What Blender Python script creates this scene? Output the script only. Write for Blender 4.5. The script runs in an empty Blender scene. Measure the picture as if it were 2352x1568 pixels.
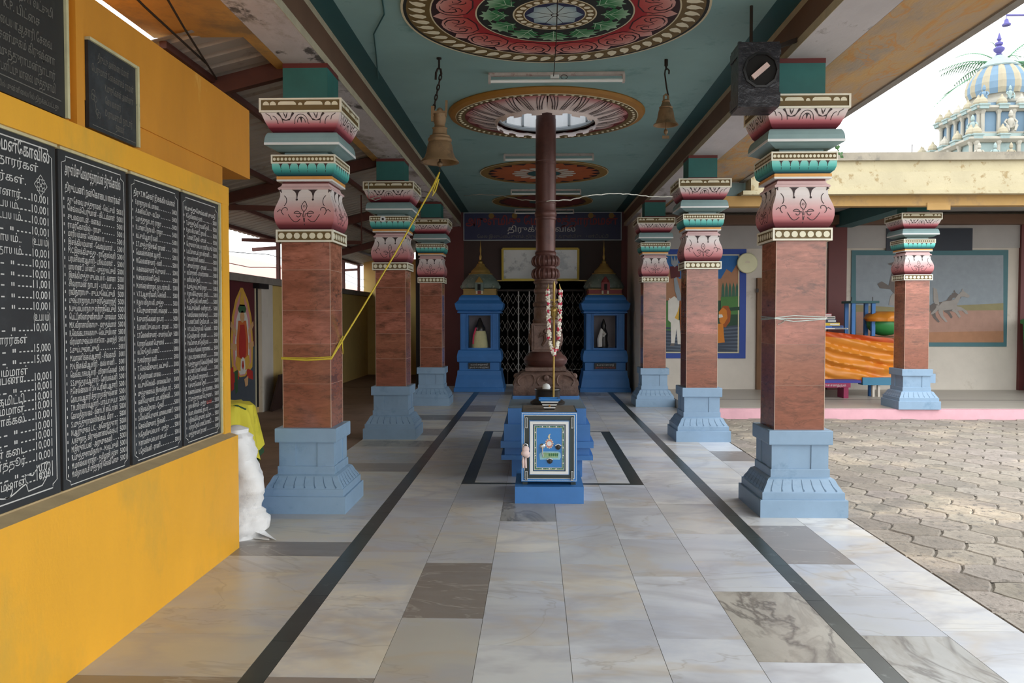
import bpy, bmesh, math, random
from mathutils import Vector, Matrix
random.seed(11)
C = bpy.context.scene.collection
SC = bpy.context.scene
PI = math.pi
# ---------------------------------------------------------------- camera
F = 1850.0
PITCH = math.atan(57 / F)
YAW = math.atan(54 / F * math.cos(PITCH))
cd = bpy.data.cameras.new('camera'); cam = bpy.data.objects.new('camera', cd); C.objects.link(cam)
cd.sensor_width = 36; cd.lens = F / 2352 * 36; cd.clip_start = .05; cd.clip_end = 300
cam.location = (0, 0, 1.5); cam.rotation_euler = (PI / 2 - PITCH, 0, YAW)
SC.camera = cam
# ---------------------------------------------------------------- light: overcast white sky
W = bpy.data.worlds.new('world'); SC.world = W; W.use_nodes = True
bg = W.node_tree.nodes['Background']
bg.inputs[0].default_value = (.95, .98, 1, 1); bg.inputs[1].default_value = 3.1
sd = bpy.data.lights.new('sun', 'SUN'); so = bpy.data.objects.new('sun', sd); C.objects.link(so)
sd.energy = 1.1; sd.angle = 1.6; sd.color = (1, .97, .93); so.rotation_euler = (math.radians(32), math.radians(22), 0)
SC.view_settings.view_transform = 'Standard'; SC.view_settings.look = 'None'
SC.view_settings.exposure = 0.0; SC.view_settings.gamma = 1; SC.view_settings.use_curve_mapping = False
SC.cycles.diffuse_bounces = 5; SC.cycles.max_bounces = 8; SC.cycles.use_denoising = True

# ---------------------------------------------------------------- geometry of the view, for reading places off the photo
_cp, _sp, _cy, _sy = math.cos(PITCH), math.sin(PITCH), math.cos(YAW), math.sin(YAW)
def _ray(x, y):
    a = (x - 1176) / F; b = (784 - y) / F
    f = (-_sy * _cp, _cy * _cp, -_sp); r = (_cy, _sy, 0); u = (-_sy * _sp, _cy * _sp, _cp)
    return [f[i] + a * r[i] + b * u[i] for i in range(3)]
def atY(x, y, Y):
    d = _ray(x, y); t = Y / d[1]; return (d[0] * t, Y, 1.5 + d[2] * t)
def atX(x, y, X):
    d = _ray(x, y); t = X / d[0]; return (X, d[1] * t, 1.5 + d[2] * t)
def atZ(x, y, Z):
    d = _ray(x, y); t = (Z - 1.5) / d[2]; return (d[0] * t, d[1] * t, Z)

# ---------------------------------------------------------------- materials
def lin(c):
    r = []
    for v in c:
        v = v / 255
        r.append(v / 12.92 if v <= .04045 else ((v + .055) / 1.055) ** 2.4)
    return (r[0], r[1], r[2], 1)
def M(name, rgb, rough=.6, var=.12, sc=4, metal=0, dirt=None, dirt2=None, zramp=None, rramp=None, bump=0, bsc=30, attr=False,
      stretch=(1, 1, 1), emit=0, alpha=1, spec=None, veins=None):
    m = bpy.data.materials.new(name); m.use_nodes = True; nt = m.node_tree; N = nt.nodes; Lk = nt.links
    P = N['Principled BSDF']; P.inputs['Roughness'].default_value = rough; P.inputs['Metallic'].default_value = metal
    if spec is not None: P.inputs['Specular IOR Level'].default_value = spec
    tc = N.new('ShaderNodeTexCoord'); oi = N.new('ShaderNodeObjectInfo')
    add = N.new('ShaderNodeVectorMath'); add.operation = 'ADD'
    sc3 = N.new('ShaderNodeVectorMath'); sc3.operation = 'SCALE'; sc3.inputs[0].default_value = (37, 19, 53); Lk.new(oi.outputs['Random'], sc3.inputs['Scale'])
    mul = N.new('ShaderNodeVectorMath'); mul.operation = 'MULTIPLY'; mul.inputs[1].default_value = stretch
    Lk.new(tc.outputs['Object'], mul.inputs[0]); Lk.new(mul.outputs[0], add.inputs[0]); Lk.new(sc3.outputs[0], add.inputs[1])
    vec = add.outputs[0]
    def noise(s, d=4, ro=.6):
        n = N.new('ShaderNodeTexNoise'); n.inputs['Scale'].default_value = s; n.inputs['Detail'].default_value = d; n.inputs['Roughness'].default_value = ro
        Lk.new(vec, n.inputs['Vector']); return n.outputs['Fac']
    def ramp(fac, stops):
        r = N.new('ShaderNodeValToRGB'); el = r.color_ramp.elements
        while len(el) > 1: el.remove(el[-1])
        el[0].position = stops[0][0]; el[0].color = stops[0][1]
        for p, c in stops[1:]:
            e = el.new(p); e.color = c
        Lk.new(fac, r.inputs[0]); return r.outputs[0]
    def mix(fac, a, b, mode='MIX'):
        x = N.new('ShaderNodeMix'); x.data_type = 'RGBA'; x.blend_type = mode
        if isinstance(fac, (int, float)): x.inputs[0].default_value = fac
        else: Lk.new(fac, x.inputs[0])
        for s, v in ((6, a), (7, b)):
            if isinstance(v, tuple): x.inputs[s].default_value = v
            else: Lk.new(v, x.inputs[s])
        return x.outputs[2]
    col = lin(rgb)
    if zramp:
        sp = N.new('ShaderNodeSeparateXYZ'); Lk.new(tc.outputs['Object'], sp.inputs[0])
        z0, z1 = zramp[0][0], zramp[-1][0]
        mr = N.new('ShaderNodeMapRange'); mr.inputs[1].default_value = z0; mr.inputs[2].default_value = z1; Lk.new(sp.outputs[2], mr.inputs[0])
        col = ramp(mr.outputs[0], [((z - z0) / (z1 - z0), lin(c)) for z, c in zramp])
    if rramp:
        sp = N.new('ShaderNodeVectorMath'); sp.operation = 'LENGTH'
        ml = N.new('ShaderNodeVectorMath'); ml.operation = 'MULTIPLY'; ml.inputs[1].default_value = (1, 1, 0)
        Lk.new(tc.outputs['Object'], ml.inputs[0]); Lk.new(ml.outputs[0], sp.inputs[0])
        z0, z1 = rramp[0][0], rramp[-1][0]
        mr = N.new('ShaderNodeMapRange'); mr.inputs[1].default_value = z0; mr.inputs[2].default_value = z1; Lk.new(sp.outputs['Value'], mr.inputs[0])
        col = ramp(mr.outputs[0], [((z - z0) / (z1 - z0), lin(c)) for z, c in rramp])
    if attr:
        at = N.new('ShaderNodeAttribute'); at.attribute_name = 'tint'
        col = mix(1.0, col, at.outputs['Color'], 'MULTIPLY')
    if var:
        v = ramp(noise(sc), [(.3, (1 - var,) * 3 + (1,)), (.7, (1, 1, 1, 1))])
        col = mix(1.0, col, v, 'MULTIPLY')
    for dd in (dirt, dirt2):
        if dd:
            c, lo, hi, s = dd
            fac = ramp(noise(s, 6, .7), [(lo, (0, 0, 0, 1)), (hi, (1, 1, 1, 1))])
            col = mix(fac, col, lin(c))
    if veins:
        for (c, vs_, width, st, dist) in veins:
            n = N.new('ShaderNodeTexNoise'); n.inputs['Scale'].default_value = vs_; n.inputs['Detail'].default_value = 5; n.inputs['Roughness'].default_value = .55; n.inputs['Distortion'].default_value = dist
            if attr:
                at2 = N.new('ShaderNodeAttribute'); at2.attribute_name = 'tint'
                s4 = N.new('ShaderNodeVectorMath'); s4.operation = 'MULTIPLY'; s4.inputs[1].default_value = (91, 57, 33); Lk.new(at2.outputs['Vector'], s4.inputs[0])
                a4 = N.new('ShaderNodeVectorMath'); a4.operation = 'ADD'; Lk.new(vec, a4.inputs[0]); Lk.new(s4.outputs[0], a4.inputs[1]); Lk.new(a4.outputs[0], n.inputs['Vector'])
            else: Lk.new(vec, n.inputs['Vector'])
            fac = ramp(n.outputs['Fac'], [(.5 - width, (0, 0, 0, 1)), (.5, (st,) * 3 + (1,)), (.5 + width, (0, 0, 0, 1))])
            col = mix(fac, col, lin(c))
    if isinstance(col, tuple): P.inputs['Base Color'].default_value = col
    else: Lk.new(col, P.inputs['Base Color'])
    if bump:
        b = N.new('ShaderNodeBump'); b.inputs['Strength'].default_value = bump; b.inputs['Distance'].default_value = .01
        Lk.new(noise(bsc, 4), b.inputs['Height']); Lk.new(b.outputs[0], P.inputs['Normal'])
    if emit:
        P.inputs['Emission Color'].default_value = lin(rgb); P.inputs['Emission Strength'].default_value = emit
    return m

# ---------------------------------------------------------------- mesh builder
def smoothstep(t): return t * t * (3 - 2 * t)
def interp(prof, z):
    # prof: list of (value, z) sorted by z
    for (a, za), (b, zb) in zip(prof, prof[1:]):
        if za <= z <= zb: return a + (b - a) * ((z - za) / (zb - za) if zb > za else 0)
    return prof[0][0] if z < prof[0][1] else prof[-1][0]
class MB:
    def __init__(s): s.v = []; s.f = []; s.m = []; s.t = []
    def face(s, pts, mat, tint=None):
        n = len(s.v); s.v += [tuple(p) for p in pts]; s.f.append(tuple(range(n, n + len(pts)))); s.m.append(mat); s.t.append(tint)
    def raw(s, vs, fs, mat, tint=None):
        n = len(s.v); s.v += [tuple(p) for p in vs]
        for f in fs: s.f.append(tuple(n + i for i in f)); s.m.append(mat); s.t.append(tint)
    def box(s, x0, x1, y0, y1, z0, z1, mat, tint=None):
        v = [(x, y, z) for z in (z0, z1) for y in (y0, y1) for x in (x0, x1)]
        s.raw(v, [(0, 2, 3, 1), (4, 5, 7, 6), (0, 1, 5, 4), (2, 6, 7, 3), (0, 4, 6, 2), (1, 3, 7, 5)], mat, tint)
    def obox(s, c, ux, uy, uz, hx, hy, hz, mat):
        c = Vector(c); ux, uy, uz = Vector(ux), Vector(uy), Vector(uz)
        v = [c + ux * hx * i + uy * hy * j + uz * hz * k for k in (-1, 1) for j in (-1, 1) for i in (-1, 1)]
        s.raw(v, [(0, 2, 3, 1), (4, 5, 7, 6), (0, 1, 5, 4), (2, 6, 7, 3), (0, 4, 6, 2), (1, 3, 7, 5)], mat)
    def bar(s, a, b, w, h, mat, up=(0, 0, 1)):
        a, b = Vector(a), Vector(b); d = (b - a); L = d.length; d.normalize()
        x = d.cross(Vector(up)); x = x if x.length > 1e-4 else d.cross(Vector((1, 0, 0))); x.normalize(); u = x.cross(d)
        s.obox((a + b) / 2, d, x, u, L / 2, w / 2, h / 2, mat)
    def sq(s, prof, mat, cx=0, cy=0, caps=True, ay=1.0, n=1):
        # square loft, prof: (hw, z) upwards
        vs = []
        for h, z in prof:
            vs += [(cx - h, cy - h * ay, z), (cx + h, cy - h * ay, z), (cx + h, cy + h * ay, z), (cx - h, cy + h * ay, z)]
        fs = []
        for i in range(len(prof) - 1):
            for k in range(4):
                a = i * 4 + k; b = i * 4 + (k + 1) % 4; fs.append((a, b, b + 4, a + 4))
        if caps:
            fs.append((3, 2, 1, 0)); q = (len(prof) - 1) * 4; fs.append((q, q + 1, q + 2, q + 3))
        s.raw(vs, fs, mat)
    def lathe(s, prof, mat, c=(0, 0, 0), n=24, caps=True, T=None, sx=1, sy=1, ph=0):
        vs = []
        for r, z in prof:
            for k in range(n):
                a = 2 * PI * k / n + ph; p = Vector((r * math.cos(a) * sx, r * math.sin(a) * sy, z))
                if T: p = T @ p
                vs.append(p + Vector(c))
        fs = []
        for i in range(len(prof) - 1):
            for k in range(n):
                a = i * n + k; b = i * n + (k + 1) % n; fs.append((a, b, b + n, a + n))
        if caps:
            fs.append(tuple(reversed(range(n)))); q = (len(prof) - 1) * n; fs.append(tuple(q + k for k in range(n)))
        s.raw(vs, fs, mat)
    def tube(s, pts, r, mat, n=8, closed=False):
        P = [Vector(p) for p in pts]; m = len(P); vs = []; R = r if isinstance(r, (list, tuple)) else [r] * m
        up = None
        for i in range(m):
            if closed: d = P[(i + 1) % m] - P[i - 1]
            else: d = P[min(i + 1, m - 1)] - P[max(i - 1, 0)]
            d.normalize()
            if up is None:
                up = d.cross(Vector((0, 0, 1)))
                if up.length < .05: up = d.cross(Vector((1, 0, 0)))
                up.normalize()
            up = (up - d * up.dot(d)).normalized(); w = d.cross(up)
            for k in range(n):
                a = 2 * PI * k / n; vs.append(P[i] + (up * math.cos(a) + w * math.sin(a)) * R[i])
        fs = []
        for i in range(m if closed else m - 1):
            for k in range(n):
                a = i * n + k; b = i * n + (k + 1) % n; j = ((i + 1) % m) * n
                fs.append((a, b, j + (k + 1) % n, j + k))
        if not closed:
            fs.append(tuple(range(n))); fs.append(tuple((m - 1) * n + k for k in reversed(range(n))))
        s.raw(vs, fs, mat)
    def ball(s, c, r, mat, n=8, sz=1, sx=1, sy=1):
        prof = [(max(r * math.sin(PI * i / n), 1e-4), -r * sz * math.cos(PI * i / n)) for i in range(n + 1)]
        s.lathe(prof, mat, c, n=max(6, n), caps=False, sx=sx, sy=sy)
    def ribbon(s, pts, w, mat, fmap, closed=False):
        # pts 2d, mapped by fmap(u, v) -> 3d
        m = len(pts); W_ = w if isinstance(w, (list, tuple)) else [w] * m; L_ = []; R_ = []
        for i in range(m):
            if closed: a, b = pts[i - 1], pts[(i + 1) % m]
            else: a, b = pts[max(i - 1, 0)], pts[min(i + 1, m - 1)]
            dx, dy = b[0] - a[0], b[1] - a[1]; l = math.hypot(dx, dy) or 1; nx, ny = -dy / l, dx / l
            L_.append((pts[i][0] + nx * W_[i] / 2, pts[i][1] + ny * W_[i] / 2)); R_.append((pts[i][0] - nx * W_[i] / 2, pts[i][1] - ny * W_[i] / 2))
        for i in range(m if closed else m - 1):
            j = (i + 1) % m
            s.face([fmap(*R_[i]), fmap(*R_[j]), fmap(*L_[j]), fmap(*L_[i])], mat)
    def fan(s, pts, mat, fmap, c=None):
        if c is None: c = (sum(p[0] for p in pts) / len(pts), sum(p[1] for p in pts) / len(pts))
        for i in range(len(pts)):
            s.face([fmap(*c), fmap(*pts[i]), fmap(*pts[(i + 1) % len(pts)])], mat)
    def build(s, name, parent=None, smooth=None, origin=None, tri=False):
        me = bpy.data.meshes.new(name)
        if parent is not None:
            org = Vector((0, 0, 0)); q = parent
            while q is not None: org += Vector(q.location); q = q.parent
        elif origin is not None: org = Vector(origin)
        else:
            xs = [p[0] for p in s.v]; ys = [p[1] for p in s.v]; zs = [p[2] for p in s.v]
            org = Vector(((min(xs) + max(xs)) / 2, (min(ys) + max(ys)) / 2, min(zs)))
        me.from_pydata([(p[0] - org.x, p[1] - org.y, p[2] - org.z) for p in s.v], [], s.f)
        mats = []; 
        for m in s.m:
            if m not in mats: mats.append(m)
        for m in mats: me.materials.append(m)
        me.polygons.foreach_set('material_index', [mats.index(m) for m in s.m])
        if any(t is not None for t in s.t):
            a = me.color_attributes.new('tint', 'FLOAT_COLOR', 'CORNER'); d = []
            for f, t in zip(s.f, s.t):
                t = t or (1, 1, 1)
                if isinstance(t, (int, float)): t = (t, t, t)
                d += [t[0], t[1], t[2], 1] * len(f)
            a.data.foreach_set('color', d)
        if smooth:
            bm = bmesh.new(); bm.from_mesh(me); bmesh.ops.remove_doubles(bm, verts=bm.verts, dist=1e-5); bm.to_mesh(me); bm.free()
            me.polygons.foreach_set('use_smooth', [True] * len(me.polygons)); me.set_sharp_from_angle(angle=math.radians(smooth))
        me.update()
        o = bpy.data.objects.new(name, me); C.objects.link(o)
        if parent is not None: o.parent = parent
        else: o.location = org
        return o
def thing(name, label, cat, loc, group=None):
    o = bpy.data.objects.new(name, None); C.objects.link(o); o.location = loc; o.empty_display_size = .1
    o['label'] = label; o['category'] = cat
    if group: o['group'] = group
    return o
def tag(o, label, cat, group=None):
    o['label'] = label; o['category'] = cat
    if group: o['group'] = group
    return o
def struct(o): o['kind'] = 'structure'; return o
def dup(root, loc=None, label=None):
    r = root.copy(); C.objects.link(r)
    if loc is not None: r.location = loc
    if label: r['label'] = label
    def kids(a, b):
        for ch in [c for c in bpy.data.objects if c.parent == a]:
            c = ch.copy(); C.objects.link(c); c.parent = b; kids(ch, c)
    kids(root, r); return r
def vis(t):
    out = []
    for ch in t:
        if ch in 'ெேை' and out: c = out.pop(); out += [ch, c]
        elif ch in 'ொோ' and out: c = out.pop(); out += [{'ொ': 'ெ', 'ோ': 'ே'}[ch], c, 'ா']
        else: out.append(ch)
    return ''.join(out)
_tc = {}
def text2d(s, bold=0):
    k = (s, bold)
    if k not in _tc:
        cu = bpy.data.curves.new('t', 'FONT'); cu.body = vis(s); cu.size = 1; cu.resolution_u = 2; cu.offset = bold
        o = bpy.data.objects.new('t', cu); C.objects.link(o); bpy.context.view_layer.update()
        me = bpy.data.meshes.new_from_object(o.evaluated_get(bpy.context.evaluated_depsgraph_get()))
        vs = [(v.co.x, v.co.y) for v in me.vertices]; fs = [tuple(p.vertices) for p in me.polygons]
        bpy.data.objects.remove(o); bpy.data.curves.remove(cu); bpy.data.meshes.remove(me)
        x0 = min((v[0] for v in vs), default=0); x1 = max((v[0] for v in vs), default=1)
        _tc[k] = ([(a - x0, b) for a, b in vs], fs, x1 - x0)
    return _tc[k]
def put_text(mb, s, u, v, h, mat, fmap, width=None, right=False, bold=0):
    if not s.strip(): return
    if 'உ' in s: bold = 0
    vs, fs, w = text2d(s, bold); sx = (width / w) if width else h
    u0 = u - (w * sx if right else 0)
    mb.raw([fmap(u0 + a * sx, v + b * h) for a, b in vs], fs, mat)
def arc(cx, cy, r, a0, a1, n=12, rx=None):
    rx = rx or r
    return [(cx + rx * math.cos(a0 + (a1 - a0) * i / n), cy + r * math.sin(a0 + (a1 - a0) * i / n)) for i in range(n + 1)]
def spiral(cx, cy, r0, r1, a0, a1, n=20):
    return [(cx + (r0 + (r1 - r0) * i / n) * math.cos(a0 + (a1 - a0) * i / n), cy + (r0 + (r1 - r0) * i / n) * math.sin(a0 + (a1 - a0) * i / n)) for i in range(n + 1)]

# palette
m_ceil = M('ceiling_teal', (142, 180, 180), .7, .16, 1.3, dirt=((96, 140, 140), .58, .75, 2.2))
m_dteal = M('dark_teal', (42, 92, 96), .6, .15, 3)
m_brown = M('beam_brown', (112, 84, 66), .6, .2, 2)
m_cream = M('cream_line', (190, 184, 160), .7, .2, 8)
m_soffL = M('peeling_whitewash', (205, 203, 208), .85, .15, 5, dirt=((88, 86, 88), .54, .6, 3.2), dirt2=((150, 146, 142), .5, .62, 1.7), bump=.4, stretch=(1, .6, 1))
m_soffR = M('grey_whitewash', (205, 203, 208), .85, .12, 4, dirt=((120, 115, 112), .60, .68, 2.0), bump=.2, stretch=(1, .5, 1))
m_must = M('mustard_plaster', (212, 172, 114), .85, .15, 2, dirt=((186, 164, 138), .40, .58, 1.3), dirt2=((160, 152, 144), .50, .68, 1.9), bump=.4, stretch=(1.6, .6, 1), veins=[((206, 150, 84), 2.2, .03, .8, 1.0)])
m_mustL = M('mustard_plaster_left', (196, 152, 84), .85, .2, 2, dirt=((140, 116, 82), .5, .66, 1.6), bump=.3)
m_conc = M('old_concrete', (150, 146, 140), .9, .2, 5, bump=.4)
m_yel = M('yellow_paint', (240, 176, 48), .45, .1, 2.5, dirt=((212, 165, 60), .50, .68, 1.6), dirt2=((246, 226, 176), .735, .75, 26), bump=.15, stretch=(1, 1, .55))
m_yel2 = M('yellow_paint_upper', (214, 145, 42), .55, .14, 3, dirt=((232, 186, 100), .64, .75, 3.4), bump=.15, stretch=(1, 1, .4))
m_sill = M('sill_beige', (188, 165, 125), .8, .2, 8)
m_bead = M('cream_bead', (236, 232, 206), .55, .1, 20)
m_frame = M('cream_frame', (238, 236, 218), .55, .12, 14)
m_olive = M('olive_brown', (112, 92, 50), .6, .15, 10)
m_dark = M('dark_line', (58, 44, 46), .6, 0)
m_base = M('light_blue_paint', (136, 164, 190), .42, .1, 6, dirt=((114, 144, 170), .56, .72, 4))
m_shaft = M('red_granite', (190, 126, 102), .16, .3, 14, dirt=((134, 84, 66), .42, .66, 2.6), dirt2=((84, 58, 48), .52, .74, 3.4), attr=True, stretch=(1, 1, 3.6), veins=[((96, 66, 54), 3, .02, .5, .8)])
m_joint = M('tile_joint', (196, 170, 152), .8, 0)
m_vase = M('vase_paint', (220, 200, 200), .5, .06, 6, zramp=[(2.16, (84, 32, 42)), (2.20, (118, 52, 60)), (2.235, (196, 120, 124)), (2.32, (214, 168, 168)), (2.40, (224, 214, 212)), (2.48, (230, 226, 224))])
m_cav = M('cornice_pink', (222, 190, 190), .5, .1, 8)
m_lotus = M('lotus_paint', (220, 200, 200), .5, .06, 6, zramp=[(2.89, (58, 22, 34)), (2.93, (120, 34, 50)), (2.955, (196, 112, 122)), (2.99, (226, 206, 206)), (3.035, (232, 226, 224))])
m_eave = M('eave_greygreen', (138, 168, 170), .5, .14, 6)
m_white = M('white_lip', (232, 236, 236), .5, .06, 10)
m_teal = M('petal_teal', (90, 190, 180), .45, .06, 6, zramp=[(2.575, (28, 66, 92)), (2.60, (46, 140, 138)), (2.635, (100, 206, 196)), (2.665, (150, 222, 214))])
m_orange = M('orange_stripe', (226, 164, 84), .5, .1, 10)
m_blockt = M('block_teal', (46, 116, 112), .55, .2, 5, dirt=((140, 150, 120), .72, .76, 14))
m_maroon = M('maroon_paint', (104, 42, 40), .5, .15, 3)
m_iron = M('dark_iron', (60, 52, 48), .55, .2, 12, metal=.5)
m_black = M('black_void', (14, 13, 13), .8, 0)
m_blackp = M('matte_black', (30, 30, 32), .45, .2, 10)

# ================================================================ STRUCTURE
XL, XR, YN, YF = -1.612, 1.892, -5.5, 17.4
# --- marble floor: individually toned slabs
m_marb = M('white_marble', (232, 231, 228), .3, .10, 1.6, dirt=((182, 188, 202), .44, .72, 1.3), dirt2=((150, 142, 134), .70, .80, 3.5), attr=True, stretch=(1, 1.6, 1), spec=.4,
           veins=[((168, 168, 174), .8, .06, .55, .5), ((140, 134, 126), .5, .008, .35, 1.2), ((190, 168, 130), .45, .03, .3, .5)])
m_marbd = M('veined_marble', (206, 202, 192), .3, .2, 3, dirt=((150, 146, 138), .46, .70, 2.4), attr=True, stretch=(1.7, .8, 1),
            veins=[((96, 92, 88), 1.3, .035, .8, .9), ((140, 134, 126), 2.4, .05, .5, .8)])
m_marbg = M('grey_marble', (160, 153, 150), .3, .15, 3, dirt=((140, 136, 134), .5, .72, 2.4), attr=True, stretch=(1, 2, 1), veins=[((196, 192, 186), 1.2, .012, .4, 1.0)])
m_green = M('dark_green_marble', (62, 70, 68), .28, .4, 5, dirt=((104, 112, 108), .62, .72, 9))
m_grout = M('floor_grout', (150, 146, 138), .8, 0)
fb = MB()
fb.box(-2.115, 2.316, YN, YF, -.12, -.0025, m_grout)
def slab(x0, x1, y0, y1, m=None, t=None, g=.0014):
    if x1 - x0 < .01 or y1 - y0 < .01: return
    if t is None:
        cx = (x0 + x1) / 2; k = random.uniform(.76, 1.0)
        if random.random() < .12: k *= .82
        # slabs tinted darker and browner leftwards: fall-off of the courtyard light painted in
        w = max(0, min(1, (.9 - cx) / 2.6)); t = (k * (1 - .10 * w), k * (1 - .15 * w), k * (1 - .28 * w))
        if random.random() < .35: t = (t[0] * .90, t[1] * .95, t[2] * 1.04)
    fb.box(x0 + g, x1 - g, y0 + g, y1 - g, -.0025, 0, m or m_marb, t)
RX0, RX1, RY0, RY1 = -.665, .968, 7.235, 10.465
cols = [(-2.115, -1.222), (-1.115, -.665), (-.665, -.26), (-.26, .155), (.155, .565), (.565, .968), (.968, 1.43), (1.53, 1.94), (1.94, 2.316)]
special = {3: [(3.20, 3.92, (.84, .80, .70), m_marb)], }
for ci, (a, b) in enumerate(cols):
    y = YN + random.uniform(-.3, 0); inring = (a > -.7 and b < 1.0)
    while y < YF:
        L = random.choice([.62, .78, .9, .9, .55]) if ci not in (0,) else random.choice([.32, .45, .6])
        y0, y1 = max(y, YN), min(y + L, YF)
        mt = None
        rr = random.random(); mt = m_marbd if rr < .07 else (m_marbg if rr < .15 else None)
        segs = [(y0, y1)]
        if inring:
            segs = []
            if y0 < RY0 - .065: segs.append((y0, min(y1, RY0 - .065)))
            if y1 > RY0 and y0 < RY1: segs.append((max(y0, RY0), min(y1, RY1)))
            if y1 > RY1 + .05: segs.append((max(y0, RY1 + .05), y1))
        for (p, q) in segs:
            a2, b2 = a, b
            if inring and RY0 - .01 <= p < RY1:
                if abs(a - RX0) < .01: a2 = a + .115
                if abs(b - RX1) < .01: b2 = b - .115
            slab(a2, b2, p, q, mt)
        y += L
for (a, b) in ((-1.222, -1.115), (1.43, 1.53)):
    y = YN
    while y < YF:
        slab(a, b, y, min(y + .61, YF), m_green, (1, 1, 1)); y += .61
for (a, b, p, q) in ((RX0, RX1, RY0 - .065, RY0), (RX0, RX1, RY1, RY1 + .05), (RX0, RX0 + .115, RY0, RY1), (RX1 - .115, RX1, RY0, RY1)):
    fb.box(a, b, p, q, -.0025, .0003, m_green, (1, 1, 1))
fb.box(-1.115, 1.43, 12.7, 12.74, -.0025, .0004, m_green, (1, 1, 1))
struct(fb.build('floor', origin=(0, 0, 0)))
# --- courtyard ground and pavers
m_soil = M('courtyard_joint_soil', (138, 130, 118), .95, .3, 8)
g = MB(); g.box(-30, 40, -20, 60, -.3, -.035, m_soil); g.box(2.33, 13, -5, 11.97, -.035, -.014, m_soil); struct(g.build('floor_courtyard', origin=(0, 0, 0)))
m_pav = M('concrete_paver', (166, 158, 148), .9, .2, 5, dirt=((196, 180, 158), .54, .74, .9), dirt2=((118, 112, 104), .56, .60, 15), attr=True, bump=1.0, bsc=22)
pv = MB(); R6 = .185
col_ = 0; x = 2.40
while x < 13:
    y = -5 + (.16 if col_ % 2 else 0)
    while y < 11.95:
        t = random.uniform(.70, 1.0); t = (t, t * random.uniform(.96, 1), t * random.uniform(.92, .99)); dz = random.uniform(-.003, .003)
        pts = []
        for k in range(6):
            a = k * PI / 3; r = R6 - .005; pts.append((x + r * math.cos(a), y + r * math.sin(a)))
            a2 = a + PI / 6; r2 = (r * .866) * (1.05 if k % 2 else .95); pts.append((x + r2 * math.cos(a2), y + r2 * math.sin(a2)))
        pts = [(max(px, 2.325), py) for px, py in pts]; n = len(pts)
        inner = [(max(x + (px - x) * .93, 2.325), y + (py - y) * .93, dz) for px, py in pts]; core = [(max(x + (px - x) * .62, 2.325), y + (py - y) * .62, dz - .002) for px, py in pts]
        pv.face(core, m_pav, tuple(v * .93 for v in t))
        for k in range(n):
            j_ = (k + 1) % n
            pv.face([inner[k], inner[j_], core[j_], core[k]], m_pav, t)
            pv.face([(pts[k][0], pts[k][1], dz - .009), (pts[j_][0], pts[j_][1], dz - .009), inner[j_], inner[k]], m_pav, tuple(v * .9 for v in t))
        y += .32
    x += .2775; col_ += 1
struct(pv.build('floor_pavers', origin=(0, 0, 0)))
# side aisle floor, left
m_aisle = M('aisle_cement', (150, 124, 106), .7, .2, 2, dirt=((110, 90, 78), .5, .7, 1.4))
g = MB(); g.box(-4.4, -2.117, 5.2, 21, -.2, -.02, m_aisle); struct(g.build('floor_aisle', origin=(0, 0, 0)))

# --- ceiling slab with round opening
HX, HY, HR = .118, 9.0, .54
cb = MB(); zc = 3.747
def crect(x0, x1, y0, y1, z=zc):
    for (a, b, m) in ((XL, -1.438, m_dteal), (-1.438, 1.712, m_ceil), (1.712, XR, m_dteal)):
        p, q = max(a, x0), min(b, x1)
        if q > p: cb.face([(p, y0, z), (p, y1, z), (q, y1, z), (q, y0, z)], m)
crect(XL, XR, YN, HY - .8); crect(XL, XR, HY + .8, YF); crect(XL, HX - .8, HY - .8, HY + .8); crect(HX + .8, XR, HY - .8, HY + .8)
n = 64
def sqp(a, h=.8):
    c, s_ = math.cos(a), math.sin(a); k = h / max(abs(c), abs(s_)); return (HX + c * k, HY + s_ * k)
for k in range(n):
    a0, a1 = 2 * PI * k / n, 2 * PI * (k + 1) / n
    for z in (zc, zc + .14):
        i0 = (HX + HR * math.cos(a0), HY + HR * math.sin(a0), z); i1 = (HX + HR * math.cos(a1), HY + HR * math.sin(a1), z)
        cb.face([i0, i1, sqp(a1) + (z,), sqp(a0) + (z,)], m_ceil if z == zc else m_conc)
zt = zc + .14
for (x0, x1, y0, y1) in ((XL, XR, YN, HY - .8), (XL, XR, HY + .8, YF), (XL, HX - .8, HY - .8, HY + .8), (HX + .8, XR, HY - .8, HY + .8)):
    cb.face([(x0, y0, zt), (x1, y0, zt), (x1, y1, zt), (x0, y1, zt)], m_conc)
cb.face([(XL, YN, zc), (XR, YN, zc), (XR, YN, zt), (XL, YN, zt)], m_conc)
struct(cb.build('ceiling', origin=(0, 0, 0)))
# light drum above the opening, open to the sky
m_drum = M('drum_whitewash', (232, 236, 240), .5, .1, 4)
m_steel = M('dull_steel', (150, 156, 160), .35, .1, 6, metal=.7)
d = MB(); d.lathe([(HR, 3.70), (HR, 4.75), (HR + .08, 4.75), (HR + .08, 3.887)], m_drum, (HX, HY, 0), 48, caps=False)
for k in range(12):
    a = 2 * PI * k / 12; d.bar((HX + (HR - .01) * math.cos(a), HY + (HR - .01) * math.sin(a), 3.72), (HX + (HR - .01) * math.cos(a), HY + (HR - .01) * math.sin(a), 4.74), .03, .02, m_steel)
struct(d.build('wall_skylight', origin=(0, 0, 0)))
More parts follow.
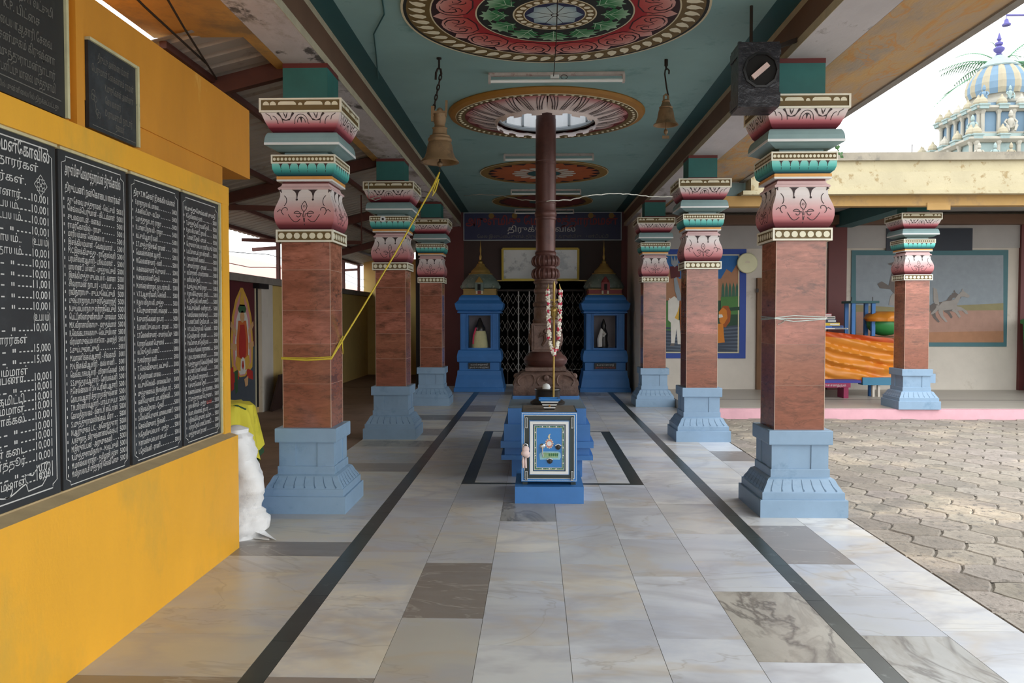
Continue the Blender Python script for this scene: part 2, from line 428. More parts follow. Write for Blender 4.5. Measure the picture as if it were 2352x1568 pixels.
# --- beams over the pillar rows and the overhangs
def beam(name, xo, xi, xo2, soff, over, overm):
    b = MB(); s_ = 1 if xi > xo else -1
    # soffit, inner painted face, outer face, top
    b.box(min(xo, xi), max(xo, xi), YN, YF, 3.4405, 3.887, m_conc)
    b.box(min(xo, xi), max(xo, xi), YN, YF, 3.44, 3.4404, soff)
    for (z0, z1, m) in ((3.44, 3.503, m_cream), (3.503, 3.692, m_brown), (3.692, 3.7465, m_cream)):
        b.box(min(xi, xi + s_ * .004), max(xi, xi + s_ * .004), YN, YF, z0, z1, m)
    struct(b.build(name, origin=(0, 0, 0)))
beam('trim_1', -1.935, XL, 0, m_soffL, 0, 0); beam('trim_2', 2.255, XR, 0, m_soffR, 0, 0)
b = MB()
nx, ny = 3, 60
for i in range(ny):
    y0 = YN + (YF - YN) * i / ny; y1 = YN + (YF - YN) * (i + 1) / ny
    w0 = 2.985 + .012 * math.sin(i * 1.7) + .01 * random.uniform(-1, 1) if i else 2.985
    b.face([(2.257, y0, 3.44), (2.257, y1, 3.44), (2.93, y1, 3.44), (2.93, y0, 3.44)], m_must)
b.box(2.2572, 2.93, YN, YF, 3.4405, 3.56, m_conc)
b.box(2.93, 3.0, YN, YF, 3.425, 3.57, m_conc)
struct(b.build('ceiling_overhang_right', origin=(0, 0, 0)))
b = MB(); b.box(-2.66, -1.937, YN, 5.6, 3.44, 3.54, m_mustL); b.box(-2.03, -1.937, 5.6, YF, 3.44, 3.54, m_mustL)
struct(b.build('ceiling_overhang_left', origin=(0, 0, 0)))
# --- far end wall of the hall
e = MB()
e.box(-1.97, -1.55, YF, YF + .3, 0, 3.9, m_maroon); e.box(1.84, 2.26, YF, YF + .3, 0, 3.9, m_maroon)
m_dkbrown = M('dark_brown_paint', (58, 38, 32), .55, .2, 3)
e.box(-1.55, 1.84, YF, YF + .25, 2.29, 3.9, m_dkbrown)
e.box(-1.55, -.86, YF + .02, YF + .25, 0, 2.29, m_dkbrown); e.box(1.06, 1.84, YF + .02, YF + .25, 0, 2.29, m_dkbrown)
struct(e.build('wall_back', origin=(0, 0, 0)))
e = MB()  # unlit sanctum room beyond the gate
m_sanct = M('unlit_wall_dark', (38, 30, 28), .8, .2, 3)  # darkness of the unlit room put into the wall colour
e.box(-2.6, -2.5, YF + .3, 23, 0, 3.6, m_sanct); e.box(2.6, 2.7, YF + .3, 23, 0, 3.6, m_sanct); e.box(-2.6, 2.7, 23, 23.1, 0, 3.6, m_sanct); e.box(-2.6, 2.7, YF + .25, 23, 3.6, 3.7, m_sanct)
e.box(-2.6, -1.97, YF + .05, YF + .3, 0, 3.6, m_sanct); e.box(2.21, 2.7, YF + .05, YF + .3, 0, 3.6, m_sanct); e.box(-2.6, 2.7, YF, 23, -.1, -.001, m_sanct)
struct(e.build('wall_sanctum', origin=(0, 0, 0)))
# white end of the cross wall, right of the hall end
m_wallw = M('whitewashed_wall', (214, 206, 194), .8, .12, 2, dirt=((168, 158, 142), .58, .75, 1.5), bump=.15)
m_wallg = M('grey_wall', (176, 174, 172), .8, .12, 2)

# --- yellow wall with the donor boards (left)
w = MB()
w.box(-2.45, -1.924, YN, 5.14, 0, .735, m_yel)
w.box(-2.45, -2.02, YN, 5.14, .735, 2.33, m_yel2)
w.box(-2.02, -1.98, 5.06, 5.165, .745, 2.33, m_yel)
w.box(-2.02, -1.978, YN, 5.165, 2.215, 2.33, m_yel)
w.box(-2.4, -2.02, YN, 5.17, 2.33, 2.466, m_yel2)
w.box(-2.4, -2.012, YN, 5.65, 2.466, 2.945, m_yel2)
w.box(-2.06, -1.985, 3.46, 3.52, 2.33, 2.945, m_yel2)
w.face([(-1.924, YN, .7352), (-1.924, 5.14, .7352), (-2.02, 5.14, .762), (-2.02, YN, .762)], m_sill)
w.box(-2.019, -1.995, YN, 5.06, .735, .762, m_sill)
w.box(-4.39, -2.4, YN, 5.1, 0, 2.92, m_yel2)
w.box(-4.95, -4.56, YN, 10.6, 0, 3.6, m_yel2)  # unseen tall wall, added with the solid room to block light from the left
struct(w.build('wall_left', origin=(0, 0, 0)))
# --- side aisle: boundary wall, back wall
m_ycream = M('pale_yellow_wall', (226, 196, 122), .8, .12, 2, dirt=((180, 150, 92), .6, .8, 1.6))
m_coping = M('grey_coping', (150, 142, 134), .9, .25, 6)
s_ = MB()
s_.box(-4.55, -4.4, 4.5, 12.66, -.02, 2.12, m_ycream); s_.box(-4.55, -4.34, 12.66, 13.2, -.02, 2.02, m_wallw); s_.box(-4.55, -4.4, 13.2, 22, -.02, 2.12, m_ycream)
s_.box(-4.75, -4.30, 4.5, 22, 2.02, 2.13, m_coping)
s_.box(-4.55, -4.52, 13.2, 22, 2.12, 2.16, m_coping)
struct(s_.build('wall_aisle', origin=(0, 0, 0)))
s_ = MB(); s_.box(-4.5, -2.0, 21, 21.2, -.02, 3.0, m_ycream); s_.box(-2.6, -1.98, 17.7, 21, -.02, 3.4, m_maroon)
struct(s_.build('wall_aisle_end', origin=(0, 0, 0)))

# --- corridor across the courtyard (right)
KY = 11.97; PY = 15.2
m_pink = M('pink_kerb', (222, 172, 182), .8, .15, 4, dirt=((168, 150, 140), .62, .72, 3))
m_cfloor = M('corridor_floor', (178, 172, 162), .35, .12, 2, stretch=(1, 3, 1))
k = MB(); k.box(2.4, 14, KY, KY + .12, -.1, .135, m_pink); k.box(2.325, 14, KY + .12, PY, -.1, .14, m_cfloor)
k.box(2.4, 14, 13.3, 13.34, .14, .1405, m_dark)
struct(k.build('floor_corridor', origin=(0, 0, 0)))
k = MB()
k.box(1.97, 14, PY, PY + .2, .0, 3.9, m_wallw)
k.box(2.3, 14, PY - .03, PY, 2.02 + .75, 3.2, m_wallg)
k.box(5.43, 5.76, PY - .08, PY, .14, 3.19, m_maroon); k.box(8.93, 9.6, PY - .08, PY, .14, 3.19, m_maroon)
k.box(2.3, 14, PY - .25, PY, 3.19, 3.36, m_brown)
k.box(1.97, 2.2, PY + .2, YF, 0, 3.44, m_wallw)
struct(k.build('wall_right', origin=(0, 0, 0)))
m_cornice = M('cream_cornice', (182, 172, 142), .85, .15, 2.5, dirt=((150, 132, 96), .58, .66, 7), dirt2=((122, 116, 102), .62, .74, 2.2), bump=.3)
m_cap = M('parapet_cap', (160, 152, 136), .9, .3, 3, dirt=((110, 106, 98), .55, .7, 2.5))
k = MB()
k.box(3.02, 14, 11.5, 11.75, 3.69, 3.80, m_cap)
k.box(3.02, 14, 11.55, 11.75, 3.52, 3.69, m_cornice)
k.box(3.02, 14, 11.45, 11.75, 3.26, 3.52, m_cornice)
k.box(2.9, 14, 11.40, 11.75, 3.205, 3.26, m_cornice)
m_fasc = M('mustard_fascia', (178, 142, 86), .8, .15, 3, dirt=((150, 122, 84), .55, .7, 3))
k.box(2.3, 14, 11.55, 11.72, 3.06, 3.205, m_fasc)
k.box(2.3, 14, 11.75, PY, 3.42, 3.52, m_wallg)
k.box(5.5, 5.82, 11.53, 11.55, 3.0, 3.10, m_fasc)
k.box(2.3, 14, 11.75, 12.0, 3.15, 3.42, m_eave)
for xx in (5.55, 9.3):
    k.box(xx, xx + .3, 12.0, PY, 3.15, 3.42, m_dteal)
struct(k.build('ceiling_corridor', origin=(0, 0, 0)))
k = MB(); m_vent = M('ventilator_dark', (34, 42, 56), .5, .1, 3); k.box(6.49, 8.06, PY - .045, PY - .03, 2.72, 3.13, m_vent); k.box(7.2, 7.25, PY - .06, PY - .045, 2.72, 3.13, m_wallg)
struct(k.build('window_1', origin=(7.27, PY, 2.72)))
k = MB(); m_wood = M('old_wood', (128, 92, 62), .7, .3, 5, stretch=(4, 1, .5)); k.box(4.12, 4.26, PY - .09, PY, .14, 2.22, m_wood); k.box(4.26, 5.0, PY - .04, PY, .14, 2.22, m_wood)
k.box(4.1, 4.14, PY - .1, PY - .07, 1.95, 2.02, m_iron)
struct(k.build('door_1', origin=(4.5, PY, .14)))

# ================================================================ CARVED PILLARS
VASE = [(.192, 2.166), (.205, 2.18), (.222, 2.215), (.231, 2.26), (.231, 2.30), (.222, 2.34), (.205, 2.385), (.194, 2.42), (.193, 2.45), (.201, 2.474)]
def side_map(prof, k, off=.0015):
    c, s = [(1, 0), (0, 1), (-1, 0), (0, -1)][k]
    def f(u, z):
        h = interp(prof, z) + off; x, y = u, -h
        return (x * c - y * s, x * s + y * c, z)
    return f
def dots(mb, fm, u0, u1, z, r, n, mat, h=.004, k=0, hw=0, seg=10):
    for i in range(n):
        u = u0 + (u1 - u0) * (i + .5) / n
        pts = arc(u, z, r, 0, 2 * PI, seg)[:-1]
        mb.fan(pts, mat, fm)
def frame_band(mb, hw, z0, z1, fr, inner, n, r, b=.014):
    mb.sq([(hw - .006, z0), (hw - .006, z1)], inner)
    for k in range(4):
        c, s = [(1, 0), (0, 1), (-1, 0), (0, -1)][k]
        def P(u, h, z): x, y = u, -h; return (x * c - y * s, x * s + y * c, z)
        def slabb(u0, u1, a, b_):
            v = [P(u, h, z) for z in (a, b_) for h in (hw - .01, hw) for u in (u0, u1)]
            mb.raw(v, [(0, 1, 3, 2), (4, 6, 7, 5), (0, 4, 5, 1), (2, 3, 7, 6), (0, 2, 6, 4), (1, 5, 7, 3)], fr)
        he = hw - .01 if k % 2 else hw
        slabb(-he, he, z0, z0 + b); slabb(-he, he, z1 - b, z1); slabb(-he, -hw + b, z0 + b, z1 - b); slabb(hw - b, he, z0 + b, z1 - b)
        fm = lambda u, z: P(u, hw - .003, z)
        dots(mb, fm, -hw + b, hw - b, (z0 + z1) / 2, r, n, m_bead)
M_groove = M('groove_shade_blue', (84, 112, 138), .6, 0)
def make_pillar():
    root = thing('carved_pillar', '', 'pillar', (0, 0, 0)); root['_o'] = (0, 0, 0)
    # --- moulded blue base
    b = MB()
    b.sq([(.325, 0), (.325, .127), (.322, .131)], m_base)
    b.sq([(.306, .131), (.306, .182), (.303, .186)], m_base)
    bell = [(.296, .186), (.288, .205), (.268, .235), (.256, .262), (.246, .276), (.225, .286)]
    b.sq(bell, m_base)
    b.sq([(.222, .286), (.222, .342), (.220, .346)], m_base)
    b.sq([(.205, .346), (.205, .532)], m_base)
    for k in range(4):
        c, s = [(1, 0), (0, 1), (-1, 0), (0, -1)][k]
        def P(u, h, z): x, y = u, -h; return (x * c - y * s, x * s + y * c, z)
        # raised panels on the dado
        ue = .190 if k % 2 else .213
        for (u0, u1) in ((-ue, -.085), (.085, ue)):
            v = [P(u, h, z) for z in (.346, .532) for h in (.19, .213) for u in (u0, u1)]
            b.raw(v, [(0, 1, 3, 2), (4, 6, 7, 5), (0, 4, 5, 1), (2, 3, 7, 6), (0, 2, 6, 4), (1, 5, 7, 3)], m_base)
        # petal grooves on the bell
        fm = side_map(list(bell), k, .0025)
        for i in range(7):
            u = -.215 + i * .43 / 6
            uu = lambda z, u=u: u * (interp(bell, z) / .26)
            pts = [(uu(z) + .010 * max(0, (.215 - z) / .03), z) for z in (.272, .25, .23, .212, .20, .192)]
            b.ribbon(pts, [.004, .004, .005, .006, .009, .013], M_groove, fm)
    b.sq([(.236, .532), (.238, .540), (.238, .634), (.234, .640)], m_base)
    b.build('base', root)
    # --- granite clad shaft
    sb = MB(); zs = [.640, .98, 1.29, 1.55, 1.86, 2.075]; hw = .187
    for i in range(5):
        for k in range(4):
            c, s = [(1, 0), (0, 1), (-1, 0), (0, -1)][k]
            def P(u, h, z): x, y = u, -h; return (x * c - y * s, x * s + y * c, z)
            tt = [.62, .70, .86, .82, 1.08][i] * random.uniform(.9, 1.1)
            sb.face([P(-hw, hw, zs[i] + .001), P(hw, hw, zs[i] + .001), P(hw, hw, zs[i + 1] - .001), P(-hw, hw, zs[i + 1] - .001)], m_shaft, (tt, tt * random.uniform(.93, 1.05), tt * random.uniform(.93, 1.05)))
    sb.sq([(hw - .0015, .640), (hw - .0015, 2.075)], m_joint)
    for k in range(4):
        c, s = [(1, 0), (0, 1), (-1, 0), (0, -1)][k]
        x, y = hw - .0005, -hw + .0005; X, Y = x * c - y * s, x * s + y * c
        sb.box(X - .002, X + .002, Y - .002, Y + .002, .64, 2.075, m_joint)
    sb.build('shaft', root)
    # --- bead band
    b = MB(); frame_band(b, .222, 2.072, 2.166, m_frame, m_olive, 7, .024); b.build('bead_band', root)
    # --- vase with painted scrolls
    b = MB(); fine = []
    for i in range(28):
        z = 2.166 + (2.474 - 2.166) * i / 27; fine.append((interp(VASE, z), z))
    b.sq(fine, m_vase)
    for k in range(4):
        fm = side_map(fine, k, .0018)
        lw = .0055
        for sgn in (-1, 1):
            # dark wedge ending in a drop between the lobes
            us = sgn * .062
            b.ribbon([(us, 2.472), (us, 2.462), (us, 2.448), (us, 2.425), (us, 2.405)], [.078, .042, .02, .009, .006], m_dark, fm)
            b.fan(arc(us, 2.397, .009, 0, 2 * PI, 10)[:-1], m_dark, fm)
            b.ribbon([(sgn * .192, 2.472), (sgn * .186, 2.462), (sgn * .181, 2.45)], [.03, .012, .004], m_dark, fm)
            # inner scroll
            sc_ = spiral(sgn * .048, 2.275, .034, .008, PI / 2 - sgn * 1.1, PI / 2 + sgn * 4.4, 22)
            b.ribbon([(0, 2.20), (sgn * .003, 2.24), (sgn * .012, 2.285)] + sc_, lw, m_dark, fm)
            # long arm to the outer scroll
            b.ribbon([(sgn * (.03 + .09 * t), 2.245 - .028 * math.sin(PI * t) + .035 * t * t) for t in [i / 12 for i in range(13)]], lw, m_dark, fm)
            sc2 = spiral(sgn * .140, 2.312, .038, .009, -PI / 2 + sgn * .4, -PI / 2 + sgn * 5.0, 22)
            b.ribbon(sc2, lw, m_dark, fm)
            b.ribbon([(sgn * .168, 2.305), (sgn * .186, 2.318), (sgn * .205, 2.30)], lw, m_dark, fm)
            b.ribbon(arc(sgn * .172, 2.385, .045, PI / 2 + sgn * .35, PI / 2 + sgn * 2.6, 12, .032), lw, m_dark, fm)
        # pointed bud
        b.ribbon([(0, 2.385), (-.014, 2.365), (-.022, 2.345), (-.018, 2.322), (-.004, 2.305), (0, 2.26)], lw, m_dark, fm)
        b.ribbon([(0, 2.385), (.014, 2.365), (.022, 2.345), (.018, 2.322), (.004, 2.305), (0, 2.20)], lw, m_dark, fm)
        b.ribbon(arc(0, 2.343, .008, 0, 2 * PI, 10), .003, m_dark, fm)
    b.build('vase', root)
    # --- cornice above the vase
    b = MB()
    b.sq([(.203, 2.474), (.207, 2.478), (.207, 2.486), (.186, 2.503), (.180, 2.522)], m_cav)
    b.sq([(.178, 2.522), (.178, 2.536)], m_maroon)
    b.sq([(.214, 2.536), (.214, 2.549)], m_white); b.sq([(.214, 2.549), (.214, 2.572)], m_orange)
    b.sq([(.205, 2.572), (.205, 2.578)], m_dark)
    b.build('cornice', root)
    # --- teal petal band with beads
    b = MB(); TP = [(.208, 2.578), (.228, 2.595), (.238, 2.62), (.241, 2.645), (.241, 2.664)]
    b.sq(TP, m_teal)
    for k in range(4):
        fm = side_map(TP, k, .002)
        for i in range(8):
            u = -.241 + .482 * i / 7 if 0 < i < 7 else None
            if u is None: continue
            u -= .0
            b.ribbon([(u, 2.664), (u, 2.656), (u, 2.648), (u, 2.636), (u * .98, 2.60)], [.034, .018, .009, .004, .003], m_dark, fm)
    b.build('petal_band', root)
    b = MB(); frame_band(b, .246, 2.664, 2.731, m_frame, m_olive, 16, .0115, .011); b.build('dotted_band', root)
    # --- eave
    b = MB()
    b.sq([(.165, 2.731), (.165, 2.79)], m_eave)
    b.sq([(.205, 2.760), (.262, 2.790), (.283, 2.797)], m_eave)
    b.sq([(.283, 2.797), (.285, 2.799), (.285, 2.816)], m_white)
    b.sq([(.284, 2.816), (.281, 2.85), (.272, 2.878), (.262, 2.892), (.20, 2.894)], m_eave)
    b.build('eave', root)
    # --- lotus capital
    LP = [(.225, 2.893), (.238, 2.905), (.256, 2.928), (.266, 2.95), (.283, 2.985), (.300, 3.035)]
    b = MB(); fine = [(interp(LP, 2.893 + .142 * i / 12), 2.893 + .142 * i / 12) for i in range(13)]
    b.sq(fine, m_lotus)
    for k in range(4):
        fm = side_map(fine, k, .002)
        # central double arch, side leaves and corner leaves
        for r_, w_ in ((.050, .005), (.030, .005)):
            b.ribbon(arc(0, 2.965, .058 if r_ > .04 else .038, 0, PI, 14, r_), w_, m_dark, fm)
        b.ribbon([(0, 3.0), (0, 2.99), (0, 2.965)], [.03, .014, .003], m_dark, fm)
        for sg in (-1, 1):
            b.ribbon([(sg * .05, 2.965), (sg * .058, 2.955)], .004, m_dark, fm)
            b.ribbon([(sg * .055, 3.034), (sg * .075, 3.005), (sg * .085, 2.988)], [.02, .008, .005], m_dark, fm)
            b.ribbon([(sg * .085, 2.988), (sg * .115, 2.98), (sg * .145, 2.988)], [.014, .004, .014], m_dark, fm)
            b.ribbon([(sg * .10, 3.034), (sg * .108, 3.015), (sg * .115, 2.995)], [.003, .009, .003], m_dark, fm)
            b.ribbon([(sg * .130, 3.034), (sg * .123, 3.015), (sg * .115, 2.995)], [.003, .009, .003], m_dark, fm)
            b.ribbon([(sg * .175, 3.034), (sg * .155, 3.01), (sg * .145, 2.988), (sg * .14, 2.96)], [.02, .008, .005, .004], m_dark, fm)
            b.ribbon(arc(sg * .215, 2.955, .055, PI / 2, PI / 2 + sg * PI / 2, 8, .036), .005, m_dark, fm)
            b.ribbon([(sg * .265, 3.03), (sg * .235, 3.012), (sg * .225, 2.985)], .005, m_dark, fm)
    b.build('lotus_capital', root)
    # --- abacus
    b = MB(); hw = .312; b.sq([(hw - .008, 3.035), (hw - .008, 3.14)], m_olive)
    for k in range(4):
        c, s = [(1, 0), (0, 1), (-1, 0), (0, -1)][k]
        def P(u, h, z): x, y = u, -h; return (x * c - y * s, x * s + y * c, z)
        def sl(u0, u1, a, b_, m=m_frame, h1=hw, h0=hw - .012):
            v = [P(u, h, z) for z in (a, b_) for h in (h0, h1) for u in (u0, u1)]
            b.raw(v, [(0, 1, 3, 2), (4, 6, 7, 5), (0, 4, 5, 1), (2, 3, 7, 6), (0, 2, 6, 4), (1, 5, 7, 3)], m)
        he = hw - .012 if k % 2 else hw
        sl(-he, he, 3.035, 3.05); sl(-he, he, 3.127, 3.14); sl(-he, -hw + .015, 3.05, 3.127); sl(hw - .015, he, 3.05, 3.127)
        fm = lambda u, z: P(u, hw - .005, z)
        for u, r_ in ((-.26, .024), (-.208, .024), (.208, .024), (.26, .024), (0, .016)):
            b.fan([(u - r_, 3.088)] + arc(u, 3.092, r_, PI, 0, 8)[1:-1] + [(u + r_, 3.088)], m_bead, fm)
        for sg in (-1, 1):
            b.fan([(sg * .03, 3.09), (sg * .17, 3.09), (sg * .165, 3.108), (sg * .15, 3.116), (sg * .05, 3.116), (sg * .035, 3.106)][::1 if sg > 0 else -1], m_bead, fm)
    b.sq([(hw - .01, 3.139), (.2, 3.1405)], m_conc)
    b.build('abacus', root)
    # --- neck block
    b = MB(); b.sq([(.172, 3.14), (.172, 3.44)], m_blockt); b.sq([(.1735, 3.14), (.1735, 3.175)], m_maroon); b.sq([(.1735, 3.405), (.1735, 3.44)], m_maroon)
    b.build('neck_block', root)
    return root
pil = make_pillar()

spots = [((-1.768, 6.358), 'nearest pillar on the left, yellow rope tied round its red granite shaft'),
         ((2.005, 6.35), 'nearest pillar on the right with twine round the shaft, black speaker beside its capital'),
         ((-1.785, 10.08), 'left row pillar standing second from the camera, loose wire hanging over its capital'),
         ((2.012, 9.985), 'right row pillar standing second from the camera, before the blue framed mural'),
         ((-1.772, 13.81), 'left row pillar farthest from the camera, beside the blue shrine with the cream idol'),
         ((1.992, 13.72), 'right row pillar farthest from the camera, beside the blue shrine with the white idol')]
pil['group'] = 'carved pillars of the hall'
for i, ((x, y), lab) in enumerate(spots):
    r = pil if i == 0 else dup(pil)
    r.location = (x, y, 0); r['label'] = lab
    if '_o' in r: del r['_o']
# pillars of the corridor: a slimmer cousin on the pink edged platform
r = dup(pil, (5.628, 12.24, .14), 'slender pale capped pillar on the pink kerb across the courtyard'); r.scale = (.94, .94, .915)
r = dup(pil, (9.35, 12.24, .14), 'corridor pillar at the right edge, beyond the mural of galloping horses'); r.scale = (.94, .94, .915)

# ================================================================ CEILING MEDALLIONS
def pm(cx, cy, z):
    return lambda r, a: (cx + r * math.cos(a), cy + r * math.sin(a), z)
def ringf(mb, cx, cy, z, r0, r1, mat, n=96):
    for k in range(n):
        a, b = 2 * PI * k / n, 2 * PI * (k + 1) / n
        mb.face([(cx + r0 * math.cos(a), cy + r0 * math.sin(a), z), (cx + r0 * math.cos(b), cy + r0 * math.sin(b), z), (cx + r1 * math.cos(b), cy + r1 * math.sin(b), z), (cx + r1 * math.cos(a), cy + r1 * math.sin(a), z)], mat)
def rotm(cx, cy, z, a0):
    # local (u tangential, v radial) -> world
    def f(u, v):
        x = v * math.cos(a0) - u * math.sin(a0); y = v * math.sin(a0) + u * math.cos(a0); return (cx + x, cy + y, z)
    return f
m_mred = M('medallion_red', (170, 60, 60), .7, .1, 5, rramp=[(.55, (150, 28, 36)), (.66, (170, 36, 44)), (.8, (190, 90, 86)), (.92, (206, 150, 146))])
m_mpet = M('medallion_petal', (200, 140, 130), .7, .08, 5, rramp=[(.58, (180, 44, 50)), (.70, (190, 90, 84)), (.82, (206, 140, 134)), (.93, (224, 190, 184))])
m_mdark = M('medallion_dark', (52, 26, 34), .7, .2, 6)
m_mblack = M('medallion_black', (24, 30, 30), .7, .1, 6)
m_leaf = M('medallion_leaf', (52, 128, 82), .7, .1, 5, rramp=[(.30, (44, 108, 70)), (.45, (48, 128, 78)), (.56, (170, 210, 180))])
m_lineL = M('pale_line', (214, 206, 176), .7, .05, 6)
m_mnavy = M('medallion_navy', (38, 44, 84), .7, .1, 6)
m_mpale = M('medallion_pale', (176, 200, 208), .7, .1, 4, rramp=[(0, (196, 214, 214)), (.14, (176, 200, 206)), (.21, (120, 150, 170))])
m_leafline = M('leaf_vein', (190, 218, 196), .7, 0)
def medallion1(cx, cy, z0, R):
    mb = MB(); T = .018
    mb.lathe([(R, z0 - T), (R, z0)], m_lineL, (cx, cy, 0), 96, caps=False)
    z = z0 - T
    ringf(mb, cx, cy, z, R * .985, R, m_lineL); ringf(mb, cx, cy, z, R * .965, R * .985, m_mblack); ringf(mb, cx, cy, z, R * .815, R * .965, m_olive)
    ringf(mb, cx, cy, z, R * .805, R * .815, m_lineL); ringf(mb, cx, cy, z, R * .52, R * .805, m_mdark)
    ringf(mb, cx, cy, z, R * .51, R * .52, m_lineL); ringf(mb, cx, cy, z, R * .275, R * .51, m_mblack); ringf(mb, cx, cy, z, R * .265, R * .275, m_lineL)
    ringf(mb, cx, cy, z, R * .205, R * .265, m_olive); ringf(mb, cx, cy, z, R * .197, R * .205, m_lineL); ringf(mb, cx, cy, z, 0, R * .197, m_mnavy)
    z1 = z - .002
    for k in range(54):                       # cream comma drops of the border
        f = rotm(cx, cy, z1, 2 * PI * k / 54)
        pts = [(-.046, R * .872), (-.034, R * .90), (-.012, R * .925), (.018, R * .945), (.044, R * .952), (.030, R * .93), (.040, R * .905), (.030, R * .87), (.006, R * .845), (-.024, R * .845)]
        mb.fan([(u * R * .95, v) for u, v in pts], m_bead, f)
    for k in range(24):
        f = rotm(cx, cy, z1, 2 * PI * k / 24)
        mb.fan([(.022 * R * math.cos(t), R * .235 + .022 * R * math.sin(t)) for t in [i * PI / 4 for i in range(8)]], m_bead, f)
    ringf(mb, cx, cy, z1, R * .52, R * .64, m_mred, 96)
    for k in range(12):                       # pointed outer petals with scrolled lobes
        a = 2 * PI * (k + .5) / 12
        f = rotm(cx, cy, z1 - .0005, a + PI / 12)
        mb.fan([(0, R * .80), (-.05 * R, R * .755), (-.085 * R, R * .70), (-.07 * R, R * .6), (.07 * R, R * .6), (.085 * R, R * .70), (.05 * R, R * .755)], m_mpet, f)
        f = rotm(cx, cy, z1 - .001, a); g2 = rotm(cx, cy, z1 - .002, a)
        out = [(0, R * .785), (-.06 * R, R * .775), (-.12 * R, R * .745), (-.155 * R, R * .69), (-.15 * R, R * .62), (-.11 * R, R * .565), (0, R * .545)]
        mb.fan(out + [(-u, v) for u, v in out[-2:0:-1]], m_mpet, f)
        mb.ribbon(out + [(-u, v) for u, v in out[-2:0:-1]], .010 * R, m_mdark, g2, closed=True)
        for sg in (-1, 1):
            mb.ribbon([(sg * R * u, R * v) for u, v in ((.02, .755), (.07, .745), (.11, .71), (.115, .665), (.085, .635), (.05, .65), (.05, .68), (.075, .69))], [.004, .01, .016, .018, .014, .01, .008, .004], m_mdark, g2)
            mb.ribbon([(sg * R * u, R * v) for u, v in ((.0, .70), (.025, .67), (.03, .63), (.06, .60), (.09, .605))], [.003, .010, .012, .010, .004], m_mdark, g2)
    for k in range(12):                       # green lobed leaves
        f = rotm(cx, cy, z1, 2 * PI * k / 12); f2 = rotm(cx, cy, z1 - .001, 2 * PI * k / 12)
        half = [(0, .30), (.03, .33), (.07, .33), (.055, .365), (.11, .375), (.075, .41), (.115, .43), (.065, .445), (.075, .475), (.03, .465), (0, .498)]
        mb.fan([(R * u, R * v) for u, v in half] + [(-R * u, R * v) for u, v in half[-2:0:-1]], m_leaf, f)
        mb.ribbon([(0, R * .30), (0, R * .40), (0, R * .48)], [.006, .005, .002], m_leafline, f2)
        for sg in (-1, 1):
            mb.ribbon([(0, R * .36), (sg * R * .05, R * .40), (sg * R * .09, R * .425)], [.005, .004, .002], m_leafline, f2)
            mb.ribbon([(0, R * .32), (sg * R * .04, R * .345), (sg * R * .085, R * .37)], [.005, .004, .002], m_leafline, f2)
    pts = []
    for k in range(16):
        r = R * (.188 if k % 2 == 0 else .15); pts.append((cx + r * math.cos(PI * k / 8), cy + r * math.sin(PI * k / 8), z1))
    for k in range(16): mb.face([(cx, cy, z1), pts[k], pts[(k + 1) % 16]], m_mpale)
    for k in range(8):
        f2 = rotm(cx, cy, z1 - .001, PI * k / 4 + PI / 8); mb.ribbon([(0, R * .02), (0, R * .15)], .005, m_mdark, f2)
    mb.ribbon([(.022 * R * math.cos(t), .022 * R * math.sin(t)) for t in [i * PI / 8 for i in range(16)]], .008, m_mdark, rotm(cx, cy, z1 - .002, 0), closed=True)
    return mb.build('ceiling_medallion', origin=(cx, cy, z0))
tag(medallion1(.14, 6.03, zc, 1.13), 'large painted ceiling medallion nearest the camera, red petals round a ring of green leaves', 'medallion')
m_mor = M('medallion_orange', (186, 98, 52), .7, .2, 3); m_mrim = M('medallion_rim', (150, 118, 60), .7, .2, 6); m_mar2 = M('medallion_maroon', (116, 44, 44), .7, .2, 4)
def medallion3(cx, cy, z0, R, main, n, pet):
    mb = MB(); T = .015; z = z0 - T
    mb.lathe([(R, z), (R, z0)], m_mrim, (cx, cy, 0), 72, caps=False)
    ringf(mb, cx, cy, z, R * .985, R, m_lineL, 72); ringf(mb, cx, cy, z, R * .84, R * .985, m_mrim, 72); ringf(mb, cx, cy, z, R * .46, R * .84, main, 72); ringf(mb, cx, cy, z, 0, R * .46, main, 72)
    for k in range(22):
        mb.fan([(-.1 * R, R * .85), (0, R * .74), (.1 * R, R * .85), (0, R * .87)], m_mdark, rotm(cx, cy, z - .002, 2 * PI * k / 22))
    for k in range(n):
        mb.fan([(u * R, v * R) for u, v in ((0, .50), (-.05, .48), (-.065, .42), (-.04, .27), (.04, .27), (.065, .42), (.05, .48))], pet, rotm(cx, cy, z - .003, 2 * PI * k / n))
    ringf(mb, cx, cy, z - .004, 0, R * .26, m_dteal, 32); ringf(mb, cx, cy, z - .005, R * .1, R * .13, m_lineL, 32)
    return mb.build('ceiling_medallion', origin=(cx, cy, z0))
m_mwhite = M('medallion_white', (214, 208, 196), .7, .1, 6)
tag(medallion3(.13, 12.65, zc, 1.0, m_mor, 16, m_mwhite), 'orange brown ceiling medallion with white petals, just beyond the flag mast', 'medallion')
tag(medallion3(.13, 15.75, zc, .98, m_mar2, 14, m_mar2), 'dark maroon ceiling medallion at the far end over the sign', 'medallion')
